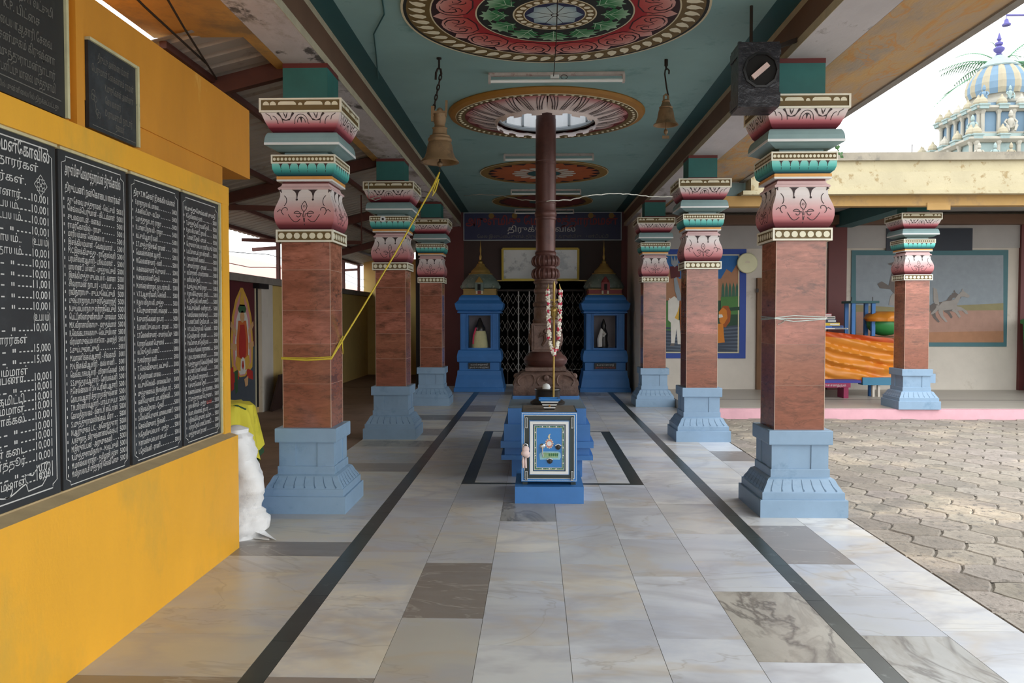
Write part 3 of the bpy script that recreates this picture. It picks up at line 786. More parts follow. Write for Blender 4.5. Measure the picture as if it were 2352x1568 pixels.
# carved ring round the opening
root = thing('carved_ring', 'carved plaster ring of pink acanthus leaves round the opening for the mast', 'ceiling ornament', (HX, HY, 3.66))
m_gold = M('gold_brown_rim', (172, 122, 52), .55, .2, 4)
m_acan = M('acanthus_paint', (214, 190, 190), .6, .1, 5, rramp=[(.50, (236, 226, 224)), (.78, (228, 208, 206)), (.87, (196, 130, 132)), (.95, (150, 62, 70))])
b = MB(); R = 1.075
b.lathe([(R, 3.747), (R + .006, 3.735), (R - .012, 3.705), (R - .07, 3.692)], m_gold, (HX, HY, 0), 96, caps=False)
b.lathe([(R - .07, 3.692), (R - .078, 3.688)], m_lineL, (HX, HY, 0), 96, caps=False)
b.build('rim', root, smooth=40)
b = MB(); b.lathe([(R - .078, 3.688), (.93, 3.698), (.90, 3.70)], m_olive, (HX, HY, 0), 96, caps=False)
for k in range(72):
    a = 2 * PI * k / 72; b.ball((HX + .958 * math.cos(a), HY + .958 * math.sin(a), 3.694), .019, m_bead, 6, sz=.5)
b.build('bead_ring', root, smooth=60)
b = MB(); b.lathe([(.905, 3.70), (.80, 3.725), (.60, 3.725), (HR + .02, 3.725), (HR + .02, 3.747)], m_mar2, (HX, HY, 0), 72, caps=False); b.build('recess', root, smooth=60)
b = MB(); NL = 16
for k in range(NL):
    a0 = 2 * PI * (k + .5) / NL
    def lf(u, v, dz=0, a0=a0):
        # v 0 (rim) .. 1 (inner edge); leaf bows downwards and its tip curls
        r = .90 - (.90 - HR - .01) * v; z = 3.705 - .045 * math.sin(PI * min(v, 1) * .62) - .02 * (v ** 3) + .9 * u * u - dz
        a = a0 + u / max(r, .3); return (HX + r * math.cos(a), HY + r * math.sin(a), z)
    def hw_(v): return (.165 - .055 * v) * (1.0 - .0 * v)
    n1, n2 = 8, 8
    for i in range(n1):
        for j in range(n2):
            v0, v1 = i / n1, (i + 1) / n1; u0, u1 = -1 + 2 * j / n2, -1 + 2 * (j + 1) / n2
            b.face([lf(u0 * hw_(v0), v0), lf(u1 * hw_(v0), v0), lf(u1 * hw_(v1), v1), lf(u0 * hw_(v1), v1)], m_acan)
    for sg in (-1, 1):
        for s0, s1, w_ in ((.92, .55, .010), (.66, .36, .009), (.42, .18, .008)):
            pts = [(sg * hw_(t) * (s0 + (s1 - s0) * t) * (1 - .1 * math.sin(PI * t)), .08 + .84 * t) for t in [i / 8 for i in range(9)]]
            b.ribbon(pts, w_, m_dark, lambda u, v: lf(u, v, .004))
        b.ribbon([(sg * (.05 + .028 * math.cos(t)), .72 + .09 * math.sin(t)) for t in [PI / 2 + sg * i * .5 for i in range(9)]], .008, m_dark, lambda u, v: lf(u, v, .004))
    tip = [lf(u * hw_(1), 1) for u in (-1, -.5, 0, .5, 1)]
    for i in range(4):
        p, q = Vector(tip[i]), Vector(tip[i + 1]); dn = Vector((0, 0, -.035 - .02 * (1 if i in (1, 2) else 0)))
        b.face([p, q, q + dn * .9, p + dn * .9], m_acan)
b.build('acanthus_leaves', root, smooth=50)
b = MB(); b.lathe([(HR + .004, 3.745), (HR + .002, 3.67), (HR - .02, 3.665), (HR - .03, 3.675), (HR - .03, 3.70), (HR - .005, 3.72)], m_steel, (HX, HY, 0), 64, caps=False); b.build('metal_collar', root, smooth=40)

# ================================================================ FLAG MAST ON ITS PEDESTAL
m_copper = M('brown_copper', (96, 62, 56), .38, .25, 5, metal=.25, dirt=((70, 44, 40), .5, .7, 4))
m_copd = M('carved_copper', (112, 88, 78), .5, .3, 12, metal=.15, dirt=((78, 58, 52), .5, .65, 9), bump=.5, bsc=40)
PX, PYY = .108, 8.67
root = thing('flag_mast', 'tall brown metal clad flag mast rising through the ceiling ring', 'mast', (PX, PYY, .68))
b = MB(); b.sq([(.332, .68), (.340, .70), (.340, .742)], m_copd, PX, PYY)
vs = []
bell = [(.335, .742), (.333, .79), (.318, .84), (.285, .885), (.24, .915), (.215, .92)]
b.sq(bell, m_copd, PX, PYY)
for k in range(4):
    c, s_ = [(1, 0), (0, 1), (-1, 0), (0, -1)][k]
    def f(u, z):
        h = interp(bell, z) + .006; x, y = u, -h; return (PX + x * c - y * s_, PYY + x * s_ + y * c, z)
    for u0 in (-.2, 0, .2):
        b.tube([f(u0 * (interp(bell, .75 + .15 * math.cos(t)) / .33) + .09 * math.sin(t) * 1, .83 + .065 * math.cos(t)) for t in [-2.3 + i * .46 for i in range(11)]], .009, m_copd, 5)
    b.ball(f(0, .86), .035, m_copd, 6)
b.build('lotus_base', root, smooth=40)
b = MB(); b.sq([(.205, .92), (.215, .93), (.215, .962), (.205, .97)], m_copd, PX, PYY); b.lathe([(.19, .97), (.225, 1.0), (.236, 1.04), (.215, 1.075), (.19, 1.09), (.17, 1.12), (.155, 1.13)], m_copper, (PX, PYY, 0), 32)
b.build('moulded_ring', root, smooth=40)
b = MB(); b.sq([(.148, 1.13), (.148, 1.42), (.142, 1.43)], m_copd, PX, PYY)
for k in range(4):
    c, s_ = [(1, 0), (0, 1), (-1, 0), (0, -1)][k]
    f = lambda u, z, h=.152: (PX + u * c + h * s_, PYY + u * s_ - h * c, z)
    b.tube([f(u, z) for u, z in ((-.12, 1.15), (.12, 1.15), (.12, 1.41), (-.12, 1.41))], .006, m_copd, 5, closed=True)
    b.ball(f(0, 1.345), .026, m_copd, 6); b.tube([f(0, 1.32), f(0.01, 1.25), f(-.03, 1.19)], [.03, .035, .022], m_copd, 7)
    b.tube([f(.02, 1.31), f(.07, 1.27), f(.04, 1.22)], [.014, .012, .01], m_copd, 6); b.tube([f(-.02, 1.31), f(-.07, 1.28), f(-.05, 1.33)], [.014, .012, .01], m_copd, 6)
b.build('carved_block', root, smooth=35)
b = MB(); n = 24
prof = [(.135, 1.43), (.140, 1.46), (.125, 1.48), (.128, 1.56), (.118, 1.60), (.136, 1.61), (.138, 1.64), (.118, 1.66), (.112, 1.74), (.126, 1.76), (.126, 1.79), (.112, 1.81), (.112, 1.84), (.128, 1.86), (.128, 1.875), (.118, 1.885), (.118, 1.90)]
b.lathe(prof, m_copd, (PX, PYY, 0), 16); b.build('tapered_neck', root, smooth=30)
b = MB()
for z0 in (1.90, 2.035):
    b.lathe([(.118, z0), (.135, z0 + .02), (.141, z0 + .055), (.134, z0 + .09), (.115, z0 + .11), (.112, z0 + .135)], m_copper, (PX, PYY, 0), 32)
    for k in range(18):
        a = 2 * PI * k / 18; b.tube([(PX + r * math.cos(a), PYY + r * math.sin(a), z) for r, z in ((.118, z0 + .01), (.139, z0 + .025), (.146, z0 + .055), (.138, z0 + .088), (.118, z0 + .106))], .012, m_copper, 6)
b.build('ribbed_rings', root, smooth=50)
b = MB(); b.lathe([(.112, 2.17), (.116, 2.18), (.108, 2.195), (.104, 2.2), (.104, 2.53), (.110, 2.535), (.114, 2.55), (.110, 2.565), (.116, 2.58), (.118, 2.605), (.110, 2.625), (.108, 2.63), (.108, 2.70), (.113, 2.705), (.113, 2.715), (.108, 2.72), (.108, 3.12), (.112, 3.125), (.112, 3.15), (.108, 3.155), (.108, 3.60), (.104, 3.61), (.104, 4.05), (.05, 4.1)], m_copper, (PX, PYY, 0), 40)
b.build('mast_tube', root, smooth=35)
# blue stepped pedestal
m_blue = M('strong_blue_paint', (62, 122, 190), .45, .12, 5, dirt=((84, 140, 196), .58, .75, 3), dirt2=((170, 195, 215), .735, .75, 22))
m_bluet = M('worn_blue_top', (112, 128, 138), .5, .25, 4)
root = thing('pedestal', 'long stepped bright blue pedestal under the flag mast', 'pedestal', (PX, 8.6, 0))
b = MB()
def blk(hx, y0, y1, z0, z1, m=m_blue, top=None):
    b.box(PX - hx, PX + hx, y0, y1, z0, z1, m)
    if top: b.face([(PX - hx + .004, y0 + .004, z1 + .001), (PX + hx - .004, y0 + .004, z1 + .001), (PX + hx - .004, y1 - .004, z1 + .001), (PX - hx + .004, y1 - .004, z1 + .001)], top)
blk(.33, 7.52, 9.72, 0, .17); blk(.425, 7.44, 9.80, .17, .215); blk(.395, 7.47, 9.77, .215, .285); blk(.43, 7.43, 9.81, .285, .345)
blk(.40, 7.46, 9.78, .345, .50); blk(.365, 7.5, 9.74, .50, .645, m_blue, m_bluet)
b.build('stepped_body', root)
b = MB(); b.box(PX - .345, PX + .345, 8.32, 9.02, .646, .68, m_blue); b.build('top_slab', root)

# ================================================================ SAFE (OFFERING BOX)
m_sblue = M('safe_blue', (52, 128, 200), .35, .1, 6); m_sdark = M('safe_dark_green', (36, 52, 50), .3, .2, 6); m_swhite = M('safe_white', (226, 230, 230), .4, .05, 6)
m_chrome = M('chrome', (200, 204, 206), .2, .1, 8, metal=.9)
m_stop = M('safe_worn_top', (126, 116, 104), .5, .4, 9, dirt=((60, 58, 54), .56, .66, 9))
SX, SY = .112, 6.50
root = thing('offering_safe', 'blue and dark green steel safe with white framed door on a blue plinth', 'safe', (SX, SY + .25, 0))
b = MB(); b.box(SX - .276, SX + .276, SY - .07, SY + .62, 0, .135, m_blue); b.build('plinth', root)
b = MB(); hx = .226; zb, zt_ = .145, .728
b.box(SX - hx, SX + hx, SY, SY + .5, zb + .02, zt_, m_sdark)
b.face([(SX - hx + .01, SY + .005, zt_ + .001), (SX + hx - .01, SY + .005, zt_ + .001), (SX + hx - .01, SY + .495, zt_ + .001), (SX - hx + .01, SY + .495, zt_ + .001)], m_stop)
for sx_ in (-1, 1):
    for yy in (SY + .05, SY + .45): b.box(SX + sx_ * (hx - .03) - .02, SX + sx_ * (hx - .03) + .02, yy - .03, yy + .03, .135, zb + .03, m_sdark)
def rect_frame(mb, u0, u1, z0, z1, t, y, dy, m):
    mb.box(u0, u1, y - dy, y, z0, z0 + t, m); mb.box(u0, u1, y - dy, y, z1 - t, z1, m); mb.box(u0, u0 + t, y - dy, y, z0 + t, z1 - t, m); mb.box(u1 - t, u1, y - dy, y, z0 + t, z1 - t, m)
rect_frame(b, SX - hx, SX + hx, zb + .02, zt_, .022, SY + .0, .008, m_sblue)
rect_frame(b, SX - hx + .006, SX + hx - .006, zb + .026, zt_ - .006, .003, SY - .008, .001, m_chrome)
rect_frame(b, SX - hx + .022, SX + hx - .022, zb + .042, zt_ - .022, .004, SY - .002, .006, m_swhite)
b.build('cabinet', root)
b = MB(); du0, du1, dz0, dz1 = SX - .168, SX + .168, .215, .668
b.box(du0, du1, SY - .012, SY, dz0, dz1, m_sblue); rect_frame(b, du0, du1, dz0, dz1, .006, SY - .012, .004, m_sdark)
rect_frame(b, du0 + .012, du1 - .012, dz0 + .012, dz1 - .012, .024, SY - .012, .010, m_swhite)
rect_frame(b, du0 + .036, du1 - .036, dz0 + .036, dz1 - .036, .005, SY - .012, .008, m_sdark)
rect_frame(b, du0 + .046, du1 - .046, dz0 + .046, dz1 - .046, .004, SY - .012, .004, m_lineL)
rect_frame(b, du0 + .062, du1 - .062, dz0 + .062, dz1 - .062, .003, SY - .012, .004, m_lineL)
rect_frame(b, du0 + .050, du1 - .050, dz0 + .050, dz1 - .050, .012, SY - .012, .002, M('safe_flower_border', (70, 140, 130), .4, .5, 60, dirt=((230, 230, 210), .6, .62, 60)))
for sx_ in (-1, 1):
    for i in range(11):
        z = dz0 + .07 + i * (dz1 - dz0 - .14) / 10; b.ball((SX + sx_ * (.168 - .056), SY - .015, z), .005, m_swhite if i % 2 else m_leaf, 6, sy=.4)
for zz in (dz0 + .056, dz1 - .056):
    for i in range(7): b.ball((SX - .084 + i * .028, SY - .015, zz), .005, m_swhite if i % 2 else m_leaf, 6, sy=.4)
door = b.build('door', root)
# painted emblem and fittings on the door
b = MB(); fm = lambda u, v: (SX + u, SY - .0135, v)
b.fan(arc(.0, .475, .034, 0, 2 * PI, 16, .028)[:-1], M('emblem_pink', (206, 130, 120), .5), fm)
fm2 = lambda u, v: (SX + u, SY - .0145, v)
b.fan(arc(.0, .475, .020, 0, 2 * PI, 12)[:-1], m_swhite, fm2)
for k in range(12):
    a = k * PI / 6; b.fan(arc(.03 * math.cos(a), .475 + .036 * math.sin(a), .006, 0, 2 * PI, 6)[:-1], m_lineL, fm2)
b.fan([(-.004, .515), (-.012, .53), (-.002, .55), (.012, .556), (.004, .538), (.008, .52)], m_lineL, fm2)
m_sgreen = M('scene_green', (150, 186, 140), .5, .3, 30); m_slight = M('scene_pale', (150, 200, 214), .5, .2, 30)
b.fan([(-.075, .345), (.085, .345), (.095, .365), (.09, .40), (.07, .412), (-.06, .412), (-.08, .39)], m_slight, fm)
b.fan([(-.06, .36), (.07, .36), (.075, .40), (-.05, .402)], m_sgreen, fm2)
for i in range(5): b.fan(arc(.0 + i * .016, .385, .014, 0, 2 * PI, 8, .006)[:-1], m_leaf, lambda u, v: (SX + u, SY - .0155, v))
b.build('painted_emblem', door)
b = MB(); b.lathe([(.020, 0), (.022, .006), (.012, .012), (.010, .02)], m_chrome, (SX - .055, SY - .012, .455), 16, T=Matrix.Rotation(PI / 2, 3, 'X')); b.tube([(SX - .055, SY - .034, .455), (SX - .055, SY - .036, .40), (SX - .050, SY - .034, .375)], .006, m_chrome, 8)
b.build('handle', door, smooth=40)
for (u, z) in ((.072, .452), (.005, .338)):
    b = MB(); b.fan([(u - .026, z + .008), (u - .012, z - .02), (u, z - .028), (u + .012, z - .02), (u + .026, z + .008), (u + .014, z + .018), (u, z + .02), (u - .014, z + .018)], m_blackp, lambda a, c: (SX + a, SY - .022, c))
    b.tube([(SX + u - .024, SY - .02, z + .008), (SX + u, SY - .024, z + .021), (SX + u + .024, SY - .02, z + .008)], .004, m_swhite, 6); b.ball((SX + u, SY - .016, z - .004), .022, m_blackp, 8, sy=.4)
    b.build('keyhole_cover', door)
for sx_ in (-1, 1):
    for (z0, z1) in ((.60, .69), (.175, .255)):
        b = MB(); u = SX + sx_ * .184; b.box(u - .009, u + .009, SY - .026, SY - .0, z0, z1, m_sdark); rect_frame(b, u - .008, u + .008, z0 + .002, z1 - .002, .003, SY - .026, .001, m_swhite)
        b.build('hinge', root)
m_bag = M('pale_cloth_bag', (232, 208, 204), .8, .1, 12)
root2 = thing('padlock', 'padlock wrapped in pink white cloth with ties, left edge of the safe', 'padlock', (SX - .192, SY - .04, .38))
b = MB(); b.tube([(SX - .192 + .018 * math.cos(t), SY - .035, .455 + .022 * math.sin(t)) for t in [i * PI / 10 for i in range(11)]] , .006, m_chrome, 8); b.build('shackle', root2, smooth=60)
b = MB(); b.ball((SX - .190, SY - .042, .432), .030, m_bag, 10, sy=.6); b.ball((SX - .192, SY - .045, .40), .036, m_bag, 10, sy=.6, sz=.75); b.ball((SX - .178, SY - .045, .385), .022, m_bag, 8, sy=.6); b.build('cloth_wrap', root2, smooth=60)
for u in (-.208, -.188): 
    b = MB(); b.tube([(SX + u, SY - .03, .37), (SX + u - .004, SY - .03, .33), (SX + u, SY - .03, .28)], [.005, .011, .008], m_bag, 7); b.build('cloth_tail', root2, smooth=60)
# funnel on the safe
root = thing('offering_funnel', 'small inverted trapezoid coin funnel with black and white stripes on the safe', 'funnel', (SX, SY + .2, .728))
b = MB(); Z0, Z1 = .729, .80
for i in range(6):
    t0, t1 = i / 6, (i + 1) / 6; b.sq([(.040 + .034 * t0, Z0 + (Z1 - Z0) * t0), (.040 + .034 * t1, Z0 + (Z1 - Z0) * t1)], m_blackp if i % 2 == 0 else m_swhite, SX + .005, SY + .2, ay=.8)
b.build('striped_body', root)
b = MB(); b.sq([(.074, .80), (.088, .81), (.090, .823), (.076, .823), (.06, .79)], m_sblue, SX + .005, SY + .2, caps=False, ay=.8); b.build('lip', root)
b = MB(); b.ball((SX + .005, SY + .2 - .058, .762), .009, m_gold, 8, sy=.5); b.build('brass_stud', root)

# stone pot and trident in front of the mast
m_stone = M('oiled_black_stone', (46, 40, 36), .3, .3, 8)
root = thing('stone_altar', 'small black oiled stone altar on the pedestal front, white cap on top', 'altar', (.12, 7.86, .646))
b = MB(); b.lathe([(.165, .647), (.17, .67), (.13, .695), (.12, .70), (.12, .775), (.13, .79), (.125, .80), (.05, .80)], m_stone, (.12, 7.86, 0), 24); b.build('body', root, smooth=40)
b = MB(); b.lathe([(.038, .80), (.042, .815), (.03, .84), (.008, .852)], m_swhite, (.105, 7.82, 0), 16); b.build('white_cap', root, smooth=50)
m_brass = M('aged_brass', (176, 150, 84), .35, .2, 10, metal=.7)
TX, TY = .172, 7.70
root = thing('trident', 'tall brass trident staff standing in front of the flag mast', 'trident', (TX, TY, .646))
b = MB(); b.tube([(TX, TY, .647), (TX + .003, TY, 1.25), (TX + .004, TY, 1.62)], .0105, m_brass, 10); b.build('staff', root, smooth=60)
b = MB(); b.tube([(TX + .004, TY, 1.62), (TX + .004, TY, 1.80), (TX + .004, TY, 1.845)], [.012, .014, .002], m_brass, 8)
for sg in (-1, 1): b.tube([(TX + .004, TY, 1.655), (TX + .004 + sg * .05, TY, 1.665), (TX + .004 + sg * .072, TY, 1.71), (TX + .004 + sg * .060, TY, 1.76), (TX + .004 + sg * .05, TY, 1.815)], [.010, .011, .012, .010, .002], m_brass, 8)
b.ball((TX + .004, TY, 1.56), .036, m_brass, 10, sz=1.2); b.ball((TX + .004, TY, 1.62), .024, m_brass, 8, sz=.7)
b.build('prongs', root, smooth=60)
b = MB(); b.lathe([(.02, -.01), (.03, .02), (.036, .04)], m_brass, (TX + .004, TY, 1.50), 14)
for sg in (-1, 1): b.tube([(TX + .004 + sg * .05, TY, 1.45), (TX + .004 + sg * .06, TY, 1.49), (TX + .004 + sg * .045, TY, 1.53)], [.012, .022, .012], m_brass, 8)
b.tube([(TX - .05, TY, 1.48), (TX + .055, TY, 1.48)], .007, m_brass, 6); b.build('cross_bells', root, smooth=60)
m_fw = M('flower_white', (240, 236, 224), .7, .05, 9); m_fp = M('flower_pink', (206, 52, 86), .7, .1, 9)
root = thing('flower_garland', 'white and pink flower garland looped over the trident', 'garland', (TX, TY - .03, 1.15))
for nm, m, ph in (('white_flowers', m_fw, 0), ('pink_flowers', m_fp, 1)):
    b = MB(); random.seed(5)
    for sg in (-1, 1):
        for i in range(64):
            t = i / 63; z = 1.75 - .58 * t; hw_ = .062 * (1 - .35 * t) if t < .8 else .0484 * (1 - t) / .2 * .9
            for q in range(3):
                is_p = (i // 3) % 3 == 1 if q else (i % 7 == 0)
                p = (TX + .004 + sg * hw_ + random.uniform(-.014, .014), TY - .028 + random.uniform(-.014, .014), z + random.uniform(-.006, .006) - (.03 * t if t > .8 else 0))
                if is_p == bool(ph): b.ball(p, random.uniform(.008, .013), m, 5)
    b.build(nm, root)

# ================================================================ DONOR BOARDS ON THE YELLOW WALL
m_slate = M('black_slate', (52, 56, 60), .38, .25, 3, dirt=((74, 80, 84), .56, .78, 2.2), spec=.35)
m_slate2 = M('old_black_board', (40, 40, 40), .5, .2, 3, dirt=((56, 58, 50), .58, .75, 4))
m_txt = M('painted_white_letters', (206, 206, 204), .7, .1, 20)
m_txt2 = M('faded_grey_letters', (112, 110, 104), .7, .15, 20)
m_txtr = M('painted_red_letters', (190, 70, 60), .7, 0)
m_frm = M('board_edge_plaster', (206, 200, 160), .8, .25, 9, dirt=((130, 140, 110), .6, .68, 16))
BX = -2.0
def wf(off): return lambda u, v: (BX + off, u, v)
ZB, ZT = .762, 2.203
def board(y0, y1, z0, z1, label, m=m_slate, edges='', BX=-2.0):
    root = thing('name_board', label, 'board', (BX, (y0 + y1) / 2, z0), 'black boards on the yellow wall')
    b = MB(); b.box(BX - .018, BX, y0, y1, z0, z1, m); root_slab = b.build('slab', root)
    e = MB()
    if 't' in edges: e.box(BX - .02, BX + .010, y0, y1 , z1, z1 + .014, m_frm)
    if 'r' in edges: e.box(BX - .02, BX + .012, y1, y1 + .018, z0, z1 + .014, m_frm)
    if 'l' in edges: e.box(BX - .02, BX + .006, y0 - .012, y0, z0, z1, m_frm)
    if e.v: e.build('plaster_edge', root)
    return root
def keyline(mb, y0, y1, z0, z1, w=.005):
    f = wf(.0012); c = .03
    mb.ribbon([(y0 + c, z1), (y0 + c, z1 - c * .6), (y0, z1 - c), (y0, z0 + c), (y0 + c, z0 + c * .5), (y0 + c, z0), (y1 - c, z0), (y1 - c, z0 + c * .5), (y1, z0 + c), (y1, z1 - c), (y1 - c, z1 - c * .6), (y1 - c, z1)], w, m_txt, f, closed=True)
T0 = wf(.0016)
# first panel: the 10,001 list (its left half runs out of view)
P0 = board(2.25, 3.318, ZB, ZT, 'widest black donor board at the left edge, listing sums of 10,001', edges='t')
L = MB(); keyline(L, 2.28, 3.292, ZB + .03, ZT - .02)
def zat(y, x=88): return atX(x, y, BX)[2]
put_text(L, 'அருள்மிகு மேல முத்தாரம்மன்கோவில்', 2.33, 2.128, .068, m_txt, T0, .945, bold=.016)
put_text(L, 'நன்கொடைதாரர்கள்', 2.62, 2.078, .046, m_txt, T0, .58, bold=.008)
put_text(L, 'கொடைதாரர்கள்.', 2.58, 2.016, .042, m_txt, T0, .54, bold=.006)
rows0 = [(455, 'ஆதிமூலம் அன்னார்', '10.001'), (480, 'M.இசக்கிமுத்து உபயம்..', '10.001'), (505, 'பரமசிவம் உபயம்', '10.001'), (530, '', '10,001'), (553, 'முத்துமாலை சுதாயம்..', '(உபயம்)'), (580, 'சுப்பையா உதாயம்', '10,001'), (604, '', '10,001'), (628, '', '10,001'), (651, '', '11,001'), (676, '', '10,001'), (701, '', '10,001'), (726, '', '(உபயம்)'), (750, '', '10,001'), (776, 'வரிதாரர்கள்', ''), (797, '', '15,000'), (822, '', '15,000'), (846, 'முத்தையம்மாள்', ''), (863, 'சுடலை மேகுப்பணா', '10,001'), (885, '', '10,001'), (908, 'முத்து பூஜை கமிட்டி', '10,001'), (929, 'அத்தம்மாள்', '10,001'), (952, 'மாணாக்கல்', '10,001'), (976, '', '10,001'), (998, '', '10,001'), (1021, 'நாராயணன் கடை', '10,001'), (1046, 'அல்போர்த்தூர்', '10,001'), (1074, '', '10,001'), (1092, 'சண்முகம்மாள்', '10,001')]
for y, name, num in rows0:
    z = zat(y) - .018
    if num: put_text(L, num, 3.262, z, .046, m_txt, T0, right=True, width=.108, bold=.004)
    if name: put_text(L, name, 3.085 if num else 3.11, z, .044, m_txt, T0, right=True, bold=.003)
    if num and not num.startswith('('):
        u = 2.96 if not name else 3.0
        for k in range(4): L.ribbon([(3.145 - k * .024, z + .004), (3.132 - k * .024, z + .004)], .005, m_txt, T0)
        if not name:
            L.ribbon([(3.02, z + .01), (3.027, z + .01)], .014, m_txt, T0); L.ribbon([(3.032, z + .01), (3.039, z + .01)], .014, m_txt, T0)
            for k in range(5): L.ribbon([(2.98 - k * .035, z + .004), (2.96 - k * .035, z + .004)], .005, m_txt, T0)
# eight pointed ornament and bottom scrollwork
oc = (3.215, 2.03)
for rot in (0, PI / 4):
    L.ribbon([(oc[0] + .042 * math.cos(rot + k * PI / 2) * (1 if rot == 0 else .8), oc[1] + .042 * math.sin(rot + k * PI / 2) * (1 if rot == 0 else .8)) for k in range(4)], .004, m_txt, T0, closed=True)
for k in range(4): L.ribbon([(oc[0] + .014 * math.cos(k * PI / 2) + .010 * math.cos(t), oc[1] + .014 * math.sin(k * PI / 2) + .010 * math.sin(t)) for t in [i * PI / 5 for i in range(10)]], .003, m_txt, T0, closed=True)
zb = ZB + .045
L.ribbon([(2.5 + .6 * t, zb + .022 + .016 * math.sin(t * 14)) for t in [i / 40 for i in range(41)]], .005, m_txt, T0)
for cx in (2.62, 2.80, 2.98): L.ribbon(spiral(cx, zb + .035, .032, .006, -2.2, 3.6, 20), .005, m_txt, T0)
L.ribbon([(3.09, zb + .03), (3.08, zb + .075), (3.13, zb + .062), (3.17, zb + .095), (3.225, zb + .10), (3.235, zb + .05), (3.19, zb + .01), (3.10, zb + .005)], .005, m_txt, T0, closed=True)
L.ribbon(spiral(3.185, zb + .05, .022, .004, -1.2, 4.6, 16), .004, m_txt, T0)
L.build('lettering', P0)
# three narrow panels with the 5001 lists
names2 = ['தரு சேவை முத்துராமன் - லெட்சுமி', 'செல்லம்பெருமாள் - கிட்டம்மாள்', 'சுடலைமாடன் - கனகம்', 'ராமர்கோவில் - ராமு', 'மாரியம்மாள் செல்லையா', 'இசக்கியம்மாள் - வேலம்மாள்', 'M.C.இசக்கிமுத்து - ராஜேஸ்வரி', 'பரமசிவன்ஆசாரி - பூவம்மாள்', 'மாயாண்டி பாண்டி - முத்துலட்சுமி', 'இசக்கிமுத்து சுப்பையா - கனகா', 'சிவராமன் நாடார் - பாப்பா', 'ரவிநாராயு - சுப்புலெட்சுமி', 'புஷ்பராஜாநாடாயு ஸ்ரீதேவாரரந்தி', 'N.சுப்பையாநாயு ஸ்ரீராஜலெட்சுமி', 'பெட்டிசூலாமுனிசாமியு - மாலம்மா', 'M.K.வீராசாமிகாயு - மருதம்மாள்', 'R.வெங்கடாசலகாயு - லெட்சுமியாள்', 'வீரம்மாபுஷ்பம்யாசூளா - அனந்தி', 'S.சுப்புலாட்சுமி', 'M.மாணிக்கம்ஆசாரி - சிவகாமி', 'P.N.இசக்கிஆசாரி - கல்யாணி', 'வெங்கடாசலஆசாரி - பூரணாகேஷன்', 'S.S.சுந்தரம்ஆசாரி - சேர்மக்கனி', 'P.செல்லையா S/o பேரின்பஆசாரி', 'கோபாலஆசாரி சீதா ராதாகிருஷ்ணன்', 'T.M.பூரணியம்ஆசாரி - பார்ப்பா சுப்பா', 'கோமதிநாயகம் - மீனாட்சி ஸ்டோர்ஸ்', 'S.முத்துராமலிங்கம், மீரா', 'N.ஆறுமுகம் L.IC, - அகோந்துளார்', 'A.ஈசுநாத், கிருஷ்ணன்மகேஷ்டர்', 'M.இருளப்பன் - அறுமுககனி', 'R.முத்துசாமிநாயு - M.லட்சுமி', 'M.மாலையராஜா - தமிழரசி தர்சா', 'M.விநாயகாடசி முத்துநாரி செல்வி சோமு']
words = ['முத்து', 'லட்சுமி', 'ராமன்', 'சுப்பையா', 'இசக்கி', 'வேலன்', 'கனகம்', 'பாண்டி', 'செல்வி', 'மாடன்', 'ஆசாரி', 'நாடார்', 'தேவி', 'ராஜா', 'சாமி', 'கனி', 'வடிவு', 'சங்கரன்', 'பெருமாள்', 'ராணி', 'மாலை', 'குமார்', 'நாயகி', 'தாஸ்']
inits = ['S.', 'T.', 'P.', 'N.', 'M.', 'R.', 'A.', 'K.', 'V.', 'E.', 'L.', 'S.T.', 'V.T.S.', '', '', '']
random.seed(21)
def list_panel(y0, y1, label, names, heading, red=-1, edges='t'):
    root = board(y0, y1, ZB, ZT, label, edges=edges)
    L = MB(); keyline(L, y0 + .022, y1 - .022, ZB + .014, ZT - .022, .004)
    z = ZT - .095
    for h, t in heading:
        put_text(L, t, y0 + .045, z, h, m_txt, T0, (y1 - y0) - .10, bold=.008); z -= h * 1.12
    n = len(names); step = (z - (ZB + .045)) / (n - 1)
    for i, nm in enumerate(names):
        zz = z - step * i; w_ = min(.40, .015 * len(nm)) * (y1 - y0) / .58
        L.ribbon([(y0 + .032, zz + .012), (y0 + .038, zz + .012)], .012, m_txt, T0)
        mt = m_txt
        put_text(L, nm, y0 + .062, zz, .036, mt, T0, w_, bold=.002)
        if i == red: put_text(L, 'உபயம்', y0 + .062 + w_ + .01, zz, .034, m_txtr, T0, .07)
        put_text(L, '5001', y1 - .035, zz, .036, m_txt, T0, .058, right=True, bold=.002)
        u = y0 + .062 + w_ + .012
        while u < y1 - .11: L.ribbon([(u, zz + .004), (u + .008, zz + .004)], .004, m_txt, T0); u += .02
    L.build('lettering', root)
def rnd_names(n):
    r = []
    for i in range(n):
        r.append(random.choice(inits) + random.choice(words) + random.choice(words) + random.choice([' - ', ', ', ' ']) + random.choice(words) + random.choice(['', '', random.choice(words)]))
    return r
list_panel(3.338, 3.897, 'black 5001 donor board second from the left, under the small slate plaque', names2, [(.062, 'அருள்மிகு மேலமுத்தாரம்மன் திருக்கோவில்'), (.044, 'திருப்பணி நன்கொடையாளர்கள்')])
list_panel(3.925, 4.485, 'black 5001 donor board second from the right end of the row', rnd_names(31), [(.04, 'திரு.T.M.சேகர் இசக்கியம்மாள்')])
list_panel(4.51, 5.045, 'black 5001 donor board at the right end, one entry in red paint', rnd_names(32), [(.036, 'M.முத்துசெல்வன் சுமதி')], red=27, edges='tr')
